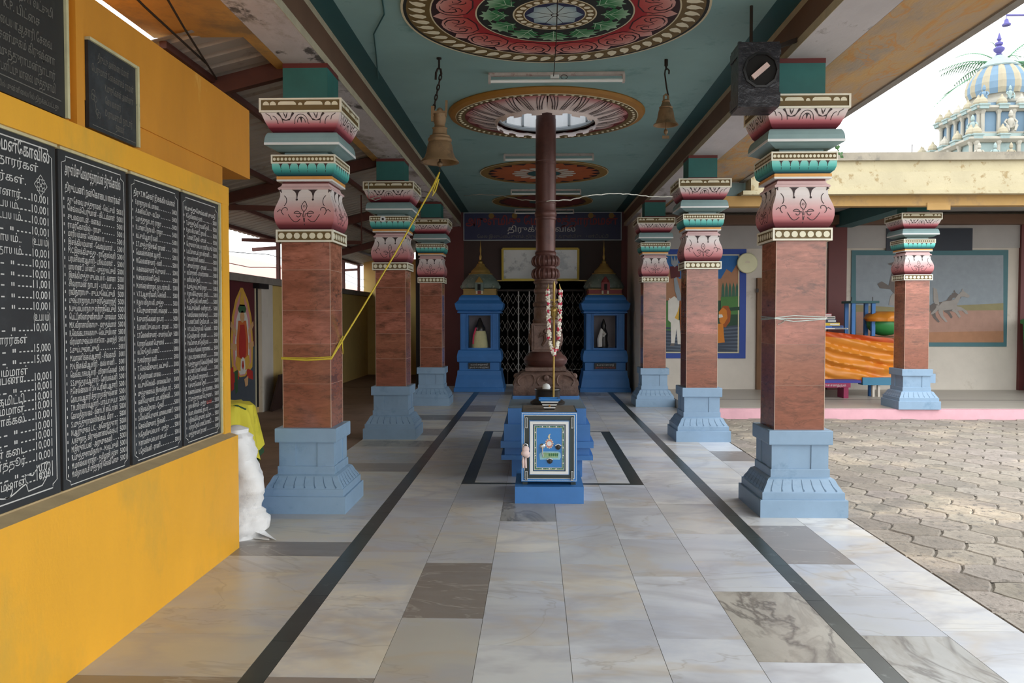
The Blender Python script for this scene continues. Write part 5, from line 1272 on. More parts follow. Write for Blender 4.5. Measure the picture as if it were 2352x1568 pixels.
# ================================================================ BLUE SHRINES AT THE FAR END
m_shr = M('shrine_blue', (54, 118, 186), .5, .14, 4, dirt=((86, 136, 190), .62, .76, 4), dirt2=((190, 210, 226), .73, .75, 14))
m_shgrey = M('shrine_dome_grey', (112, 128, 118), .6, .3, 8, dirt=((170, 170, 150), .58, .68, 12)); m_shgold = M('shrine_gold', (160, 132, 70), .55, .2, 8); m_shred = M('shrine_red', (140, 58, 60), .6, .2, 6)
m_niche = M('niche_tile', (120, 108, 108), .5, .2, 4)
def shrine(cx, label, red):
    fy = 16.0; cy = fy + .5; root = thing('small_shrine', label, 'shrine', (cx, cy, 0), 'blue shrines flanking the gate')
    k = .002758 # metres per detail unit
    b = MB(); b.sq([(183 * k, 0), (183 * k, .075), (176 * k, .09), (168 * k, .25), (160 * k, .33), (158 * k, .42), (146 * k, .43)], m_shr, cx, cy)
    b.sq([(146 * k, .43), (146 * k, .58), (160 * k, .60), (162 * k, .70), (158 * k, .76), (152 * k, .82), (140 * k, .84)], m_shr, cx, cy); b.build('base', root)
    b = MB(); hw = 139 * k; nw = 82 * k; z0, z1 = .84, 1.56
    b.box(cx - hw, cx - nw, cy - hw, cy + hw, z0, z1, m_shr); b.box(cx + nw, cx + hw, cy - hw, cy + hw, z0, z1, m_shr); b.box(cx - nw, cx + nw, cy - hw + .3, cy + hw, z0, z1, m_niche)
    b.box(cx - nw, cx + nw, cy - hw, cy - hw + .3, z0, z0 + .035, m_shr); b.box(cx - nw, cx + nw, cy - hw, cy - hw + .3, z1 - .035, z1, m_shr)
    for sg in (-1, 1):
        for q, w_ in ((nw + .010, .012), (nw + .045, .012), (hw - .022, .02)): b.box(cx + sg * q - w_ / 2, cx + sg * q + w_ / 2, cy - hw - .014, cy - hw, z0, z1, m_shr)
    b.build('niche_body', root)
    b = MB(); b.sq([(140 * k, 1.56), (158 * k, 1.575), (158 * k, 1.60), (150 * k, 1.61), (166 * k, 1.64), (172 * k, 1.70), (176 * k, 1.76), (150 * k, 1.83), (146 * k, 1.88), (130 * k, 1.93), (120 * k, 1.935)], m_shr, cx, cy); b.build('cornice', root)
    b = MB(); b.sq([(124 * k, 1.935), (124 * k, 1.955)], m_shgold, cx, cy); b.sq([(118 * k, 1.955), (118 * k, 2.04)], m_shred if red else m_shgold, cx, cy); b.sq([(122 * k, 2.04), (122 * k, 2.06)], m_shgold, cx, cy)
    b.box(cx - .07, cx + .07, cy - .37, cy - .3, 1.955, 2.05, m_lineL); b.box(cx - .035, cx + .035, cy - .38, cy - .3, 1.955, 2.035, m_shred); b.build('dome_drum', root)
    b = MB(); b.lathe([(122 * k, 2.06), (138 * k, 2.08), (142 * k, 2.12), (138 * k, 2.18), (124 * k, 2.24), (104 * k, 2.30), (92 * k, 2.34), (86 * k, 2.36)], m_shgrey, (cx, cy, 0), 16, ph=PI / 8)
    for q in range(8):
        a = q * PI / 4; b.ball((cx + 132 * k * math.cos(a), cy + 132 * k * math.sin(a), 2.11), .05, m_shgrey, 8)
    b.box(cx - .085, cx + .085, cy - .44, cy - .3, 2.02, 2.18, m_shgrey if not red else m_shred); b.lathe([(.08, 0), (.075, .03), (.04, .08), (.01, .12)], m_shgold if not red else m_shred, (cx, cy - .38, 2.18), 10); b.box(cx - .03, cx + .03, cy - .45, cy - .43, 2.03, 2.15, m_black)
    dome = b.build('dome', root, smooth=30)
    b = MB(); b.lathe([(86 * k, 2.36), (90 * k, 2.375), (74 * k, 2.39), (70 * k, 2.43), (60 * k, 2.46), (44 * k, 2.50), (34 * k, 2.53), (26 * k, 2.58)], m_shgold, (cx, cy, 0), 16); b.lathe([(.04, 2.58), (.05, 2.62), (.02, 2.66), (.028, 2.72), (.012, 2.78), (.020, 2.86), (.01, 2.95), (.003, 3.05)], m_brass, (cx, cy, 0), 12); b.build('finial', dome, smooth=40)
    b = MB(); b.box(cx - .215, cx + .215, cy - 158 * k - .0, cy - 146 * k + .01, .455, .575, m_slate2)
    f = lambda u, v: (u, cy - 158 * k - .0015, v); put_text(b, 'உபயம் முத்துசாமி' if not red else 'உபயம் கனகராஜ்', cx - .17, .525, .045, m_txt, f, .34); put_text(b, 'நாடார் குடும்பத்தினர்' if not red else 'நாடார் குடும்பம்', cx - .19, .475, .04, m_txt if not red else m_txtr, f, .38); b.build('name_plaque', root)
    return root
shrine(-1.125, 'blue shrine left of the gate with grey green dome and cream draped idol', False)
shrine(1.392, 'blue shrine right of the gate with red banded dome and white draped idol', True)
m_idc = M('cream_idol_cloth', (206, 198, 150), .8, .15, 10); m_idw = M('white_idol_cloth', (226, 222, 216), .8, .1, 10)
b = MB(); c_ = (-1.125, 16.27, .875); b.lathe([(.17, 0), (.175, .03), (.165, .10), (.155, .16), (.14, .26), (.115, .33), (.08, .38)], m_idc, c_, 20); b.lathe([(.11, .34), (.11, .40), (.07, .47), (.05, .52), (.02, .60)], m_stone, c_, 16); b.tube([(c_[0] - .13, c_[1] - .12, .95), (c_[0] - .12, c_[1] - .10, 1.12), (c_[0] - .07, c_[1] - .08, 1.28)], .018, m_fp, 6)
tag(b.build('idol', smooth=40), 'dark stone idol wrapped in cream cloth inside the left blue shrine', 'idol')
b = MB(); c_ = (1.37, 16.27, .875); b.lathe([(.09, 0), (.10, .05), (.08, .18), (.09, .28), (.06, .36), (.045, .40), (.055, .45), (.03, .52), (.01, .58)], m_stone, c_, 16); b.tube([(c_[0] - .08, c_[1] - .1, .90), (c_[0] - .085, c_[1] - .11, 1.05), (c_[0] - .04, c_[1] - .10, 1.25), (c_[0] + .02, c_[1] - .10, 1.15), (c_[0] - .01, c_[1] - .1, 1.1)], [.05, .055, .035, .03, .02], m_idw, 8)
tag(b.build('idol', smooth=40), 'slender stone idol with white cloth inside the right blue shrine', 'idol')
# thin stick leaning by the right shrine
b = MB(); b.tube([(2.02, 17.3, 0), (2.14, 17.37, 1.25)], .012, m_orange, 6); tag(b.build('bamboo_stick'), 'thin pale stick leaning on the maroon wall beside the right shrine', 'stick')

# ================================================================ COLLAPSIBLE GATE
m_gate = M('gate_steel', (190, 184, 176), .45, .2, 8, metal=.2)
root = thing('collapsible_gate', 'pale steel collapsible lattice gate closing the dark sanctum doorway', 'gate', (.11, 17.5, 0))
gx0, gx1 = -.84, 1.04; gyy = 17.5
for j, (za, zb_) in enumerate(((.30, .50), (.55, .77), (.88, 1.08), (1.18, 1.42), (1.52, 1.72), (1.78, 2.0))):
    b = MB(); n_ = 16; w_ = (gx1 - gx0) / n_
    for i in range(n_):
        xa, xb = gx0 + i * w_, gx0 + (i + 1) * w_
        b.bar((xa, gyy - .008, za), (xb, gyy - .008, zb_), .004, .022, m_gate, up=(0, 1, 0)); b.bar((xa, gyy + .004, zb_), (xb, gyy + .004, za), .004, .022, m_gate, up=(0, 1, 0))
    b.build('lattice_row', root)
for i in range(9):
    xx = gx0 + (gx1 - gx0) * i / 8; b = MB(); b.box(xx - .012, xx + .012, gyy, gyy + .02, .03, 2.06, m_gate if i in (2, 3) else m_iron); b.build('upright_bar', root)
b = MB(); b.box(gx0, gx1, gyy - .02, gyy + .03, 2.05, 2.09, m_iron); b.box(gx0, gx1, gyy - .02, gyy + .03, 0, .03, m_steel); b.build('guide_rail', root)
b = MB(); b.box(-1.0, 1.2, YF - .02, YF - .001, 2.265, 2.285, m_brass); tag(b.build('brass_strip'), 'thin yellow strip along the top of the gate opening', 'strip')

# ================================================================ SIGN AND FRAMED PICTURE
m_navy = M('sign_navy', (20, 24, 74), .4, .1, 3); m_sred = M('sign_red', (128, 28, 36), .5, .1, 5)
root = thing('temple_sign', 'wide navy blue sign with red and white Tamil lettering over the gate', 'sign', (.145, 17.36, 3.13))
sx0, sx1, sz0, sz1, sy = -1.55, 1.838, 3.13, 3.735, 17.34
b = MB(); b.box(sx0, sx1, sy, sy + .05, sz0, sz1, m_navy); b.build('board', root)
b = MB(); rect_frame(b, sx0, sx1, sz0, sz1, .018, sy + .0, .008, m_steel); b.build('metal_frame', root)
b = MB(); f = lambda u, v: (u, sy - .002, v)
put_text(b, 'அருள்மிகு மேலமுத்தாரம்மன்', sx0 + .05, 3.47, .24, m_sred, f, 3.25, bold=.02)
put_text(b, 'திருக்கோவில்', -.60, 3.32, .16, m_txt, f, 1.45, bold=.008); put_text(b, 'மேல இலுப்பைகுளம், திருச்செந்தூர் அருள்மிகு ஆண்டிபட்டி', -1.25, 3.19, .09, m_txt2, f, 2.8)
b.build('lettering', root)
b = MB()
for xx in (-.95, -.45, .3, 1.18, 1.62): b.fan(arc(xx, 3.66, .06, 0, 2 * PI, 14)[:-1], m_mrim, lambda u, v: (u, sy - .003, v))
b.build('painted_lamps', root)
root = thing('framed_picture', 'landscape glass picture with a bright yellow frame above the gate', 'picture', (.1, 17.3, 2.29))
m_yfr = M('yellow_frame', (206, 180, 40), .4, .1, 8); m_glass = M('painted_glass_reflection', (178, 182, 178), .12, .1, 2, dirt=((120, 124, 122), .56, .62, 1.6), spec=.8)  # whitish reflection painted into the glass colour
px0, px1, pz0, pz1 = -.705, .91, 2.29, 2.945
b = MB(); 
def tl(y, z): return y - (z - pz0) * .12
b.face([(px0, 17.32, pz0), (px1, 17.32, pz0), (px1, tl(17.32, pz1), pz1), (px0, tl(17.32, pz1), pz1)], m_glass); b.face([(px0, 17.34, pz0), (px1, 17.34, pz0), (px1, tl(17.34, pz1), pz1), (px0, tl(17.34, pz1), pz1)], m_wood); b.build('glazed_print', root)
b = MB()
for (a_, c_) in (((px0, pz0), (px1, pz0)), ((px0, pz1), (px1, pz1)), ((px0, pz0), (px0, pz1)), ((px1, pz0), (px1, pz1))): b.bar((a_[0], tl(17.315, a_[1]), a_[1]), (c_[0], tl(17.315, c_[1]), c_[1]), .045, .045, m_yfr)
b.build('frame', root)

# ================================================================ MURALS ON THE CORRIDOR WALL
def mural_pts(pts): return [(lambda p: (p[0], p[2]))(atY(x, y, 15.2)) for x, y in pts]
MY = PY - .03
root = thing('mural', 'painted wall mural with blue border showing a lion, a white cow and hills', 'mural', (2.95, PY, .72))
m_bord = M('mural_border_blue', (36, 70, 156), .6, .08, 4)
b = MB(); b.box(1.98, 3.93, PY - .02, PY, .72, 2.76, m_bord); b.build('border', root)
b = MB(); rect_frame(b, 2.07, 3.80, .82, 2.66, .02, PY - .02, .006, m_lineL); b.build('white_keyline', root)
b = MB()
_mk = [0]
def mp(pts, m, k):
    _mk[0] += 1; b.face([(u, PY - .0205 - k * .0012 - _mk[0] * .00003, v) for u, v in mural_pts(pts)], pm_[m])
mp([(1480, 585), (1698, 585), (1698, 660), (1480, 660)], 'sky', 0); mp([(1480, 640), (1698, 640), (1698, 700), (1480, 700)], 'hill', 0)
mp([(1480, 690), (1698, 690), (1698, 760), (1480, 760)], 'deepg', .5); mp([(1480, 750), (1698, 750), (1698, 811), (1480, 811)], 'river', .5)
mp([(1655, 640), (1668, 618), (1680, 626), (1692, 606), (1698, 612), (1698, 665), (1655, 668)], 'hill', 1)
mp([(1480, 640), (1530, 610), (1560, 640), (1560, 670), (1480, 670)], 'hill', 1)
mp([(1655, 650), (1680, 640), (1698, 648), (1698, 692), (1655, 692)], 'hill', 2)
for x in (1660, 1668, 1676, 1684, 1692): mp([(x - 4, 684), (x - 3, 660), (x, 648), (x + 3, 660), (x + 4, 684)], 'tree', 3)
mp([(1655, 682), (1698, 680), (1698, 722), (1655, 722)], 'field', 4); mp([(1655, 708), (1698, 704), (1698, 712), (1655, 716)], 'deepg', 5)
mp([(1480, 700), (1545, 690), (1548, 760), (1480, 770)], 'field', 2)
for j in range(8):
    yy = 752 + j * 7.5; mp([(1482, yy), (1520, yy - 2), (1560, yy + 1), (1610, yy - 3), (1650, yy - 1 - j * .5), (1697, yy - 6 + j * .7), (1697, yy - 2 + j * .7), (1650, yy + 3), (1560, yy + 4), (1482, yy + 3)], 'riverd', 3 + j * .1)
# lion, seated, facing left
mp([(1652, 714), (1660, 702), (1672, 702), (1678, 716), (1676, 738), (1666, 752), (1654, 748)], 'liond', 6)
mp([(1650, 716), (1660, 706), (1668, 712), (1670, 730), (1662, 744), (1652, 740)], 'lion', 7); mp([(1650, 722), (1658, 722), (1660, 728), (1650, 730)], 'white', 8)
mp([(1640, 745), (1660, 742), (1662, 770), (1664, 786), (1646, 788), (1640, 770)], 'lion', 6)
# white cow behind the deity's staff
mp([(1534, 690), (1548, 680), (1560, 690), (1558, 740), (1545, 745), (1534, 735)], 'white', 6); mp([(1540, 740), (1560, 735), (1564, 790), (1556, 790), (1553, 755), (1549, 788), (1541, 788)], 'white', 7); mp([(1541, 788), (1549, 788), (1548, 794), (1538, 794)], 'horsed', 8)
mp([(1536, 684), (1545, 688), (1550, 694), (1546, 700), (1538, 700)], 'white', 8); mp([(1549, 730), (1556, 715), (1560, 700), (1558, 735)], 'gold', 8)
mp([(1547, 640), (1553, 636), (1557, 650), (1562, 670), (1566, 690), (1556, 690), (1549, 665)], 'greysky', 8); mp([(1560, 690), (1563, 690), (1566, 760), (1562, 760)], 'liond', 8)
mp([(1540, 585), (1546, 600), (1549, 585), (1552, 600), (1557, 586), (1557, 606), (1549, 614), (1541, 606)], 'greysky', 8); mp([(1538, 612), (1560, 610), (1562, 636), (1540, 640)], 'maroon', 5)
b.build('painting', root)
root = thing('mural', 'large teal framed mural of galloping pale horses under a grey sky', 'mural', (7.3, PY, .95))
b = MB(); b.box(5.87, 8.73, PY - .02, PY, .945, 2.73, M('mural_border_teal', (72, 116, 124), .6, .1, 4)); b.build('border', root)
b = MB()
mp([(1965, 586), (2303, 586), (2303, 740), (1965, 740)], 'greysky', 0)
mp([(1965, 700), (2060, 706), (2140, 704), (2303, 696), (2303, 722), (1965, 722)], 'olive', 1)
mp([(1965, 716), (2303, 712), (2303, 786), (1965, 786)], 'sand', 2); mp([(1965, 765), (2303, 760), (2303, 786), (1965, 786)], 'hill', 3)
def horse(dx, dy, s, m, k):
    def q(L): return [(dx + x * s, dy + y * s) for x, y in L]
    mp(q([(-34, 4), (-24, -8), (-6, -10), (6, -14), (12, -4), (8, 10), (-10, 12), (-28, 14)]), m, k)
    mp(q([(4, -12), (14, -26), (24, -30), (20, -20), (14, -6), (8, 2)]), m, k + .2); mp(q([(18, -30), (26, -34), (36, -27), (42, -22), (38, -17), (28, -20), (20, -20)]), m, k + .3)
    mp(q([(22, -34), (24, -40), (27, -34)]), m, k + .3)
    mp(q([(6, 2), (22, 6), (34, 14), (38, 22), (32, 22), (24, 14), (8, 14)]), m, k + .4); mp(q([(2, 8), (12, 14), (20, 28), (16, 32), (8, 20), (-2, 14)]), m, k + .4)
    mp(q([(-34, 4), (-24, 10), (-22, 26), (-12, 40), (-16, 42), (-28, 30), (-34, 18)]), m, k + .4); mp(q([(-30, 6), (-40, 18), (-52, 24), (-52, 20), (-42, 10), (-36, 0)]), m, k + .4)
    mp(q([(-34, 0), (-46, -4), (-56, 4), (-46, 4)]), 'horsed', k + .5)
horse(2168, 702, .92, 'horsed', 5); horse(2186, 700, .95, 'horse', 6)
mp([(2142, 660), (2150, 664), (2156, 700), (2150, 706), (2142, 690)], 'horse', 6)
# flying pennant and rider's cloak left of the pillar
mp([(2052, 600), (2062, 610), (2066, 650), (2064, 690), (2044, 664), (2020, 662), (2014, 652), (2024, 646), (2040, 656), (2046, 630)], 'horsed', 6)
mp([(2064, 660), (2080, 650), (2086, 700), (2070, 706), (2040, 700), (2044, 680)], 'horse', 5)
for xx, yy in ((2038, 606), (2046, 616)): mp([(xx, yy), (xx + 30, yy - 10), (xx + 30, yy - 6), (xx + 8, yy + 4)], 'horsed', 6)
b.build('painting', root)
b = MB(); c_ = atY(1717, 604, 15.1); T = Matrix.Rotation(PI / 2, 3, 'X')
root = thing('wall_disc', 'round pale yellow disc hung on the wall at the mural corner', 'disc', (c_[0], 15.1, c_[2]))
b.lathe([(.178, -.02), (.19, -.01), (.19, .01), (.178, .02)], M('disc_rim', (196, 196, 160), .4, .1, 6), (c_[0], 15.12, c_[2]), 36, T=T); b.build('rim', root, smooth=40)
b = MB(); b.lathe([(.176, .021), (.001, .022)], M('disc_face', (222, 220, 178), .4, .08, 4), (c_[0], 15.12, c_[2]), 36, T=T, caps=False); b.fan(arc(c_[0], c_[2], .05, 0, PI, 8), m_lineL, lambda u, v: (u, 15.095, v)); b.build('face', root)

# ================================================================ DRAPED TABLE IN THE CORRIDOR
m_silk = M('orange_silk', (226, 142, 44), .38, .12, 3, dirt=((206, 88, 28), .55, .75, 1.5), spec=.6); m_silkr = M('silk_border_red', (206, 84, 30), .45, .2, 6)
TYY = 13.9
root = thing('long_table', 'long blue legged table under the orange cloth in the corridor', 'table', (5.4, 14.15, .14))
b = MB(); b.box(4.75, 6.5, 13.92, 14.45, 1.12, 1.16, m_wood); b.build('tabletop', root)
for xx, yy in ((4.85, 13.98), (6.42, 13.98), (4.85, 14.4), (6.42, 14.4), (5.75, 13.98)):
    b = MB(); b.box(xx - .03, xx + .03, yy - .03, yy + .03, .14, 1.12, m_shr); b.build('leg', root)
b = MB(); n_, m_ = 60, 30
def cl(i, j):
    u = i / n_; v = j / m_; x = 4.70 + u * 1.50; sag = .07 * math.sin(PI * u)
    zt_ = 1.175 - .06 * u + .10 * (1 - u) * (1 - v) ; z = zt_ - v * (.72 + .03 * math.sin(u * 9)) 
    fold = .036 * math.sin(v * 25 - 9.5 * math.sqrt(max(0, u - .08)) * (1.1 - .5 * v)) * (.3 + .7 * math.sin(PI * min(1, v * .9 + .1))) + .010 * math.sin(v * 47 - 16 * u) + .006 * math.sin(u * 30 + v * 9)
    return (x, 13.86 + fold - .02 * v, z - sag * v)
for i in range(n_):
    for j in range(m_): b.face([cl(i, j), cl(i, j + 1), cl(i + 1, j + 1), cl(i + 1, j)], m_silkr if j > m_ - 3 or j < 3 else m_silk)
for i in range(n_):
    p, q = cl(i, 0), cl(i + 1, 0); b.face([p, q, (q[0], 14.46, q[2]), (p[0], 14.46, p[2])], m_silkr)
tag(b.build('orange_drape', smooth=60), 'orange silk cloth hung in swags over the front of the long table', 'cloth')
zz = 1.285
for (w_, h_, c_, lab) in ((.56, .02, (226, 226, 220), 'white sheet of card under the stack on the draped table'), (.48, .04, (60, 108, 190), 'blue box low in the stack on the draped table'), (.42, .05, (222, 190, 46), 'yellow box in the stack on the draped table'), (.36, .06, (34, 52, 84), 'navy box with white print in the stack on the draped table'), (.34, .05, (226, 226, 220), 'white printed box second from top of the stack'), (.28, .05, (168, 76, 88), 'dull red box topping the stack on the draped table')):
    b = MB(); x0 = 4.80; b.box(x0, x0 + w_, 13.98, 14.26, zz, zz + h_, M('box_paint', c_, .5, .1, 9)); b.box(x0 + w_ * .6, x0 + w_ * .97, 13.975, 13.98, zz + h_ * .3, zz + h_ * .7, m_swhite if c_[2] < 150 else m_blackp)
    tag(b.build('flat_box'), lab, 'box', 'flat boxes stacked on the draped table'); zz += h_
root = thing('wooden_stand', 'blue painted open stand on the draped table beside the green pot', 'stand', (5.65, 14.1, 1.2))
for xx in (5.46, 5.80):
    b = MB(); b.box(xx - .03, xx + .03, 14.0, 14.06, 1.17, 1.74, m_shr); b.build('upright', root)
    b = MB(); b.box(xx - .03, xx + .03, 14.3, 14.36, 1.17, 1.74, m_shr); b.build('upright', root)
b = MB(); b.box(5.40, 5.88, 13.97, 14.40, 1.73, 1.77, m_dteal); b.build('top_board', root)
for xx in (5.46, 5.82):
    b = MB(); b.tube([(xx, 14.1, 1.77), (xx, 14.1, 1.84)], .006, m_iron, 5); b.build('spike', root)
m_gpot = M('green_drum_skin', (48, 138, 70), .4, .12, 5)
root = thing('green_vessel', 'big round green vessel wrapped in crumpled orange foil cloth on the table', 'vessel', (6.05, 14.15, 1.17))
b = MB(); b.ball((6.05, 14.15, 1.38), .23, m_gpot, 18, sx=1.3, sz=.92); b.build('body', root, smooth=60)
b = blob((6.03, 14.13, 1.42), [(.30, 0), (.33, .05), (.28, .12), (.16, .17), (.05, .16)], m_silk, seed=9, wob=.2); b.build('foil_cloth', root, smooth=50)
m_purp = M('bench_blue_violet', (60, 64, 150), .5, .1, 5); m_magl = M('bench_magenta', (150, 44, 84), .5, .1, 5)
root = thing('low_bench', 'low blue bench with white lettering and magenta legs below the orange cloth', 'bench', (4.95, 13.7, .14))
b = MB(); b.box(4.5, 5.42, 13.55, 13.85, .395, .44, m_purp); b.box(4.5, 5.25, 13.55, 13.57, .32, .395, m_magl); put_text(b, 'முருகானந்தம்', 4.72, .34, .05, m_txt, lambda u, v: (u, 13.548, v), .45); b.build('seat', root)
for xx in (4.6, 5.18):
    b = MB(); b.box(xx - .04, xx + .04, 13.56, 13.84, .14, .32, m_magl); b.build('leg', root)
root = thing('low_bench', 'teal blue low bench with pale legs, right of the lettered bench', 'bench', (5.9, 13.95, .14))
b = MB(); b.box(5.55, 6.5, 13.80, 14.0, .34, .47, M('bench_teal', (60, 128, 160), .5, .1, 5)); b.build('seat', root)
for xx in (5.75, 5.84, 6.4):
    b = MB(); b.box(xx - .018, xx + .018, 13.84, 13.9, .14, .34, m_wallw); b.build('leg', root)
root = thing('green_bin', 'tall green bin at the right edge, against the corridor wall', 'bin', (9.15, 14.6, .14))
b = MB(); b.sq([(.24, .5), (.27, .56), (.30, 1.36), (.33, 1.38), (.33, 1.44), (.30, 1.46)], m_gpot, 9.15, 14.6); b.build('body', root)
b = MB(); b.box(8.78, 8.86, 14.3, 14.4, 1.2, 1.24, m_blackp); b.bar((8.86, 14.35, 1.22), (8.9, 14.4, 1.22), .03, .03, m_blackp); b.build('handle', root)
b = MB(); b.sq([(.26, .14), (.28, .2), (.25, .5)], m_blackp, 9.15, 14.6); b.build('stand', root)
b = MB(); p = atY(2140, 880, 12.15); b.box(5.95, 6.03, 12.3, 12.4, .50, .64, m_base); b.bar((5.86, 12.35, .57), (5.95, 12.35, .57), .05, .05, m_base); tag(b.build('blue_socket'), 'small light blue box on the side of the corridor pillar base', 'box')

# ================================================================ TEMPLE TOWER BEYOND THE ROOF
m_t1 = M('tower_cream', (172, 168, 156), .85, .15, 1.5, dirt=((150, 150, 140), .55, .72, 2)); m_t2 = M('tower_aqua', (146, 164, 162), .85, .15, 2, dirt=((120, 140, 140), .58, .72, 2)); m_t3 = M('tower_blue', (110, 136, 156), .85, .15, 2); m_t4 = M('tower_ochre', (162, 154, 132), .85, .15, 2); m_t5 = M('tower_violet', (92, 88, 150), .8, .15, 3)
TCX, TCY = 14.32, 25.6
root = thing('temple_tower', 'pastel stepped temple tower with ribbed dome and statues above the corridor roof', 'tower', (TCX, TCY, 0)); root['_o'] = (TCX, TCY, 0)
b = MB(); b.sq([(2.3, 0), (2.3, 5.2), (2.1, 5.3), (2.0, 5.9), (2.05, 5.95), (1.9, 6.0)], m_t1, TCX, TCY); b.build('lower_storeys', root)
b = MB()
def tier(z0, z1, h, m1, m2):
    b.sq([(h - .18, z0), (h - .18, z1 - .28)], m2, TCX, TCY); b.sq([(h - .1, z1 - .28), (h + .02, z1 - .2), (h + .02, z1 - .14), (h - .12, z1 - .1)], m1, TCX, TCY); b.sq([(h - .2, z1 - .1), (h - .22, z1)], m2, TCX, TCY); b.sq([(h, z0), (h, z0 + .08), (h - .1, z0 + .12)], m1, TCX, TCY)
    for s_ in range(4):
        c, q = [(1, 0), (0, 1), (-1, 0), (0, -1)][s_]
        for u in (-.95, -.55, -.18, .18, .55, .95):
            x, y = u * (h - .14), -(h - .12); X, Y = TCX + x * c - y * q, TCY + x * q + y * c
            b.lathe([(.075, 0), (.06, .05), (.055, z1 - z0 - .42), (.09, z1 - z0 - .34), (.09, z1 - z0 - .28)], m1, (X, Y, z0 + .06), 8)
tier(5.95, 6.85, 1.72, m_t1, m_t2); tier(6.85, 7.85, 1.30, m_t1, m_t3)
for h, z in ((1.68, 6.66), (1.26, 7.62)):
    for s_ in range(4):
        c, q = [(1, 0), (0, 1), (-1, 0), (0, -1)][s_]
        for u in (-.9, -.45, 0, .45, .9):
            x, y = u * h, -h * .96; X, Y = TCX + x * c - y * q, TCY + x * q + y * c
            b.sq([(.13, z), (.13, z + .08), (.16, z + .1), (.16, z + .14)], m_t2, X, Y); b.lathe([(.13, 0), (.15, .06), (.12, .15), (.05, .22), (.02, .3)], m_t4 if u else m_t1, (X, Y, z + .14), 10)
b.build('tiers', root)
b = MB(); b.lathe([(.86, 7.85), (.98, 7.95), (.98, 8.02), (.80, 8.06), (.74, 8.16), (.80, 8.3)], m_t1, (TCX, TCY, 0), 8, ph=PI / 8); b.build('dome_collar', root)
nr = 24; prof = [(.80, 8.25), (.86, 8.4), (.86, 8.6), (.80, 8.8), (.68, 9.0), (.52, 9.18)]
for nm, mm, par in (('dome_ribs_cream', m_t4, 0), ('dome_ribs_blue', m_t3, 1)):
    b = MB()
    for k in range(nr):
        if k % 2 != par: continue
        a0, a1 = 2 * PI * k / nr, 2 * PI * (k + 1) / nr; am = (a0 + a1) / 2
        for (r0, z0), (r1, z1) in zip(prof, prof[1:]):
            e_ = 1.06 if par == 0 else 1.0
            P3 = lambda r, a, z: (TCX + r * math.cos(a), TCY + r * math.sin(a), z)
            b.face([P3(r0, a0, z0), P3(r0 * e_, am, z0), P3(r1 * e_, am, z1), P3(r1, a0, z1)], mm); b.face([P3(r0 * e_, am, z0), P3(r0, a1, z0), P3(r1, a1, z1), P3(r1 * e_, am, z1)], mm)
    b.build('dome_ribs', root)
b = MB(); b.lathe([(.58, 9.14), (.60, 9.18), (.48, 9.28), (.30, 9.42), (.16, 9.52), (.12, 9.56)], m_t2, (TCX, TCY, 0), 20); b.build('dome_cap', root, smooth=30)
b = MB(); b.lathe([(.07, 9.56), (.10, 9.6), (.06, 9.63), (.15, 9.72), (.16, 9.78), (.06, 9.86), (.11, 9.9), (.11, 9.96), (.03, 10.0), (.07, 10.06), (.05, 10.12), (.01, 10.26)], m_t5, (TCX, TCY, 0), 14); b.build('finial', root, smooth=40)
def figure(x, y, z, s, rot, m, name='seated_statue'):
    T_ = Matrix.Translation((x, y, z)) @ Matrix.Rotation(rot, 4, 'Z') @ Matrix.Scale(s, 4); P4 = lambda *p: tuple(T_ @ Vector(p))
    b = MB()
    b.tube([P4(0, .05, .05), P4(0, .06, .2), P4(0, .03, .38), P4(0, .02, .5), P4(0, .02, .56)], [.15 * s, .13 * s, .17 * s, .12 * s, .05 * s], m, 10)
    b.ball(P4(0, .0, .67), .105 * s, m, 10, sz=1.15); b.tube([P4(0, 0, .74), P4(0, 0, .84), P4(0, 0, .92)], [.10 * s, .07 * s, .02 * s], m, 8)
    for sg in (-1, 1):
        b.tube([P4(sg * .16, .02, .48), P4(sg * .26, -.02, .34), P4(sg * .2, -.16, .22)], [.055 * s, .048 * s, .035 * s], m, 7)
        b.tube([P4(sg * .08, 0, .06), P4(sg * .2, -.2, .12), P4(sg * .12, -.26, -.12)], [.09 * s, .075 * s, .045 * s], m, 7)
        b.ball(P4(sg * .2, -.18, .2), .04 * s, m, 6)
    b.build(name, root, smooth=50)
figure(TCX - .42, TCY - 1.42, 6.98, .62, -.25, m_t1); figure(TCX + .42, TCY - 1.42, 6.98, .6, .2, m_t4); figure(TCX - 1.40, TCY - 1.2, 6.96, .55, -.9, m_t2); figure(TCX - .95, TCY - .95, 7.95, .5, -.8, m_t3)
for i, u in enumerate((-1.6, -1.15, -.7, -.2, .3)): figure(TCX + u, TCY - 1.95, 6.03, .5, .1 * (i - 2), (m_t1, m_t2, m_t4, m_t1, m_t3)[i])
figure(TCX - .2, TCY - .98, 8.0, .42, 0, m_t2)
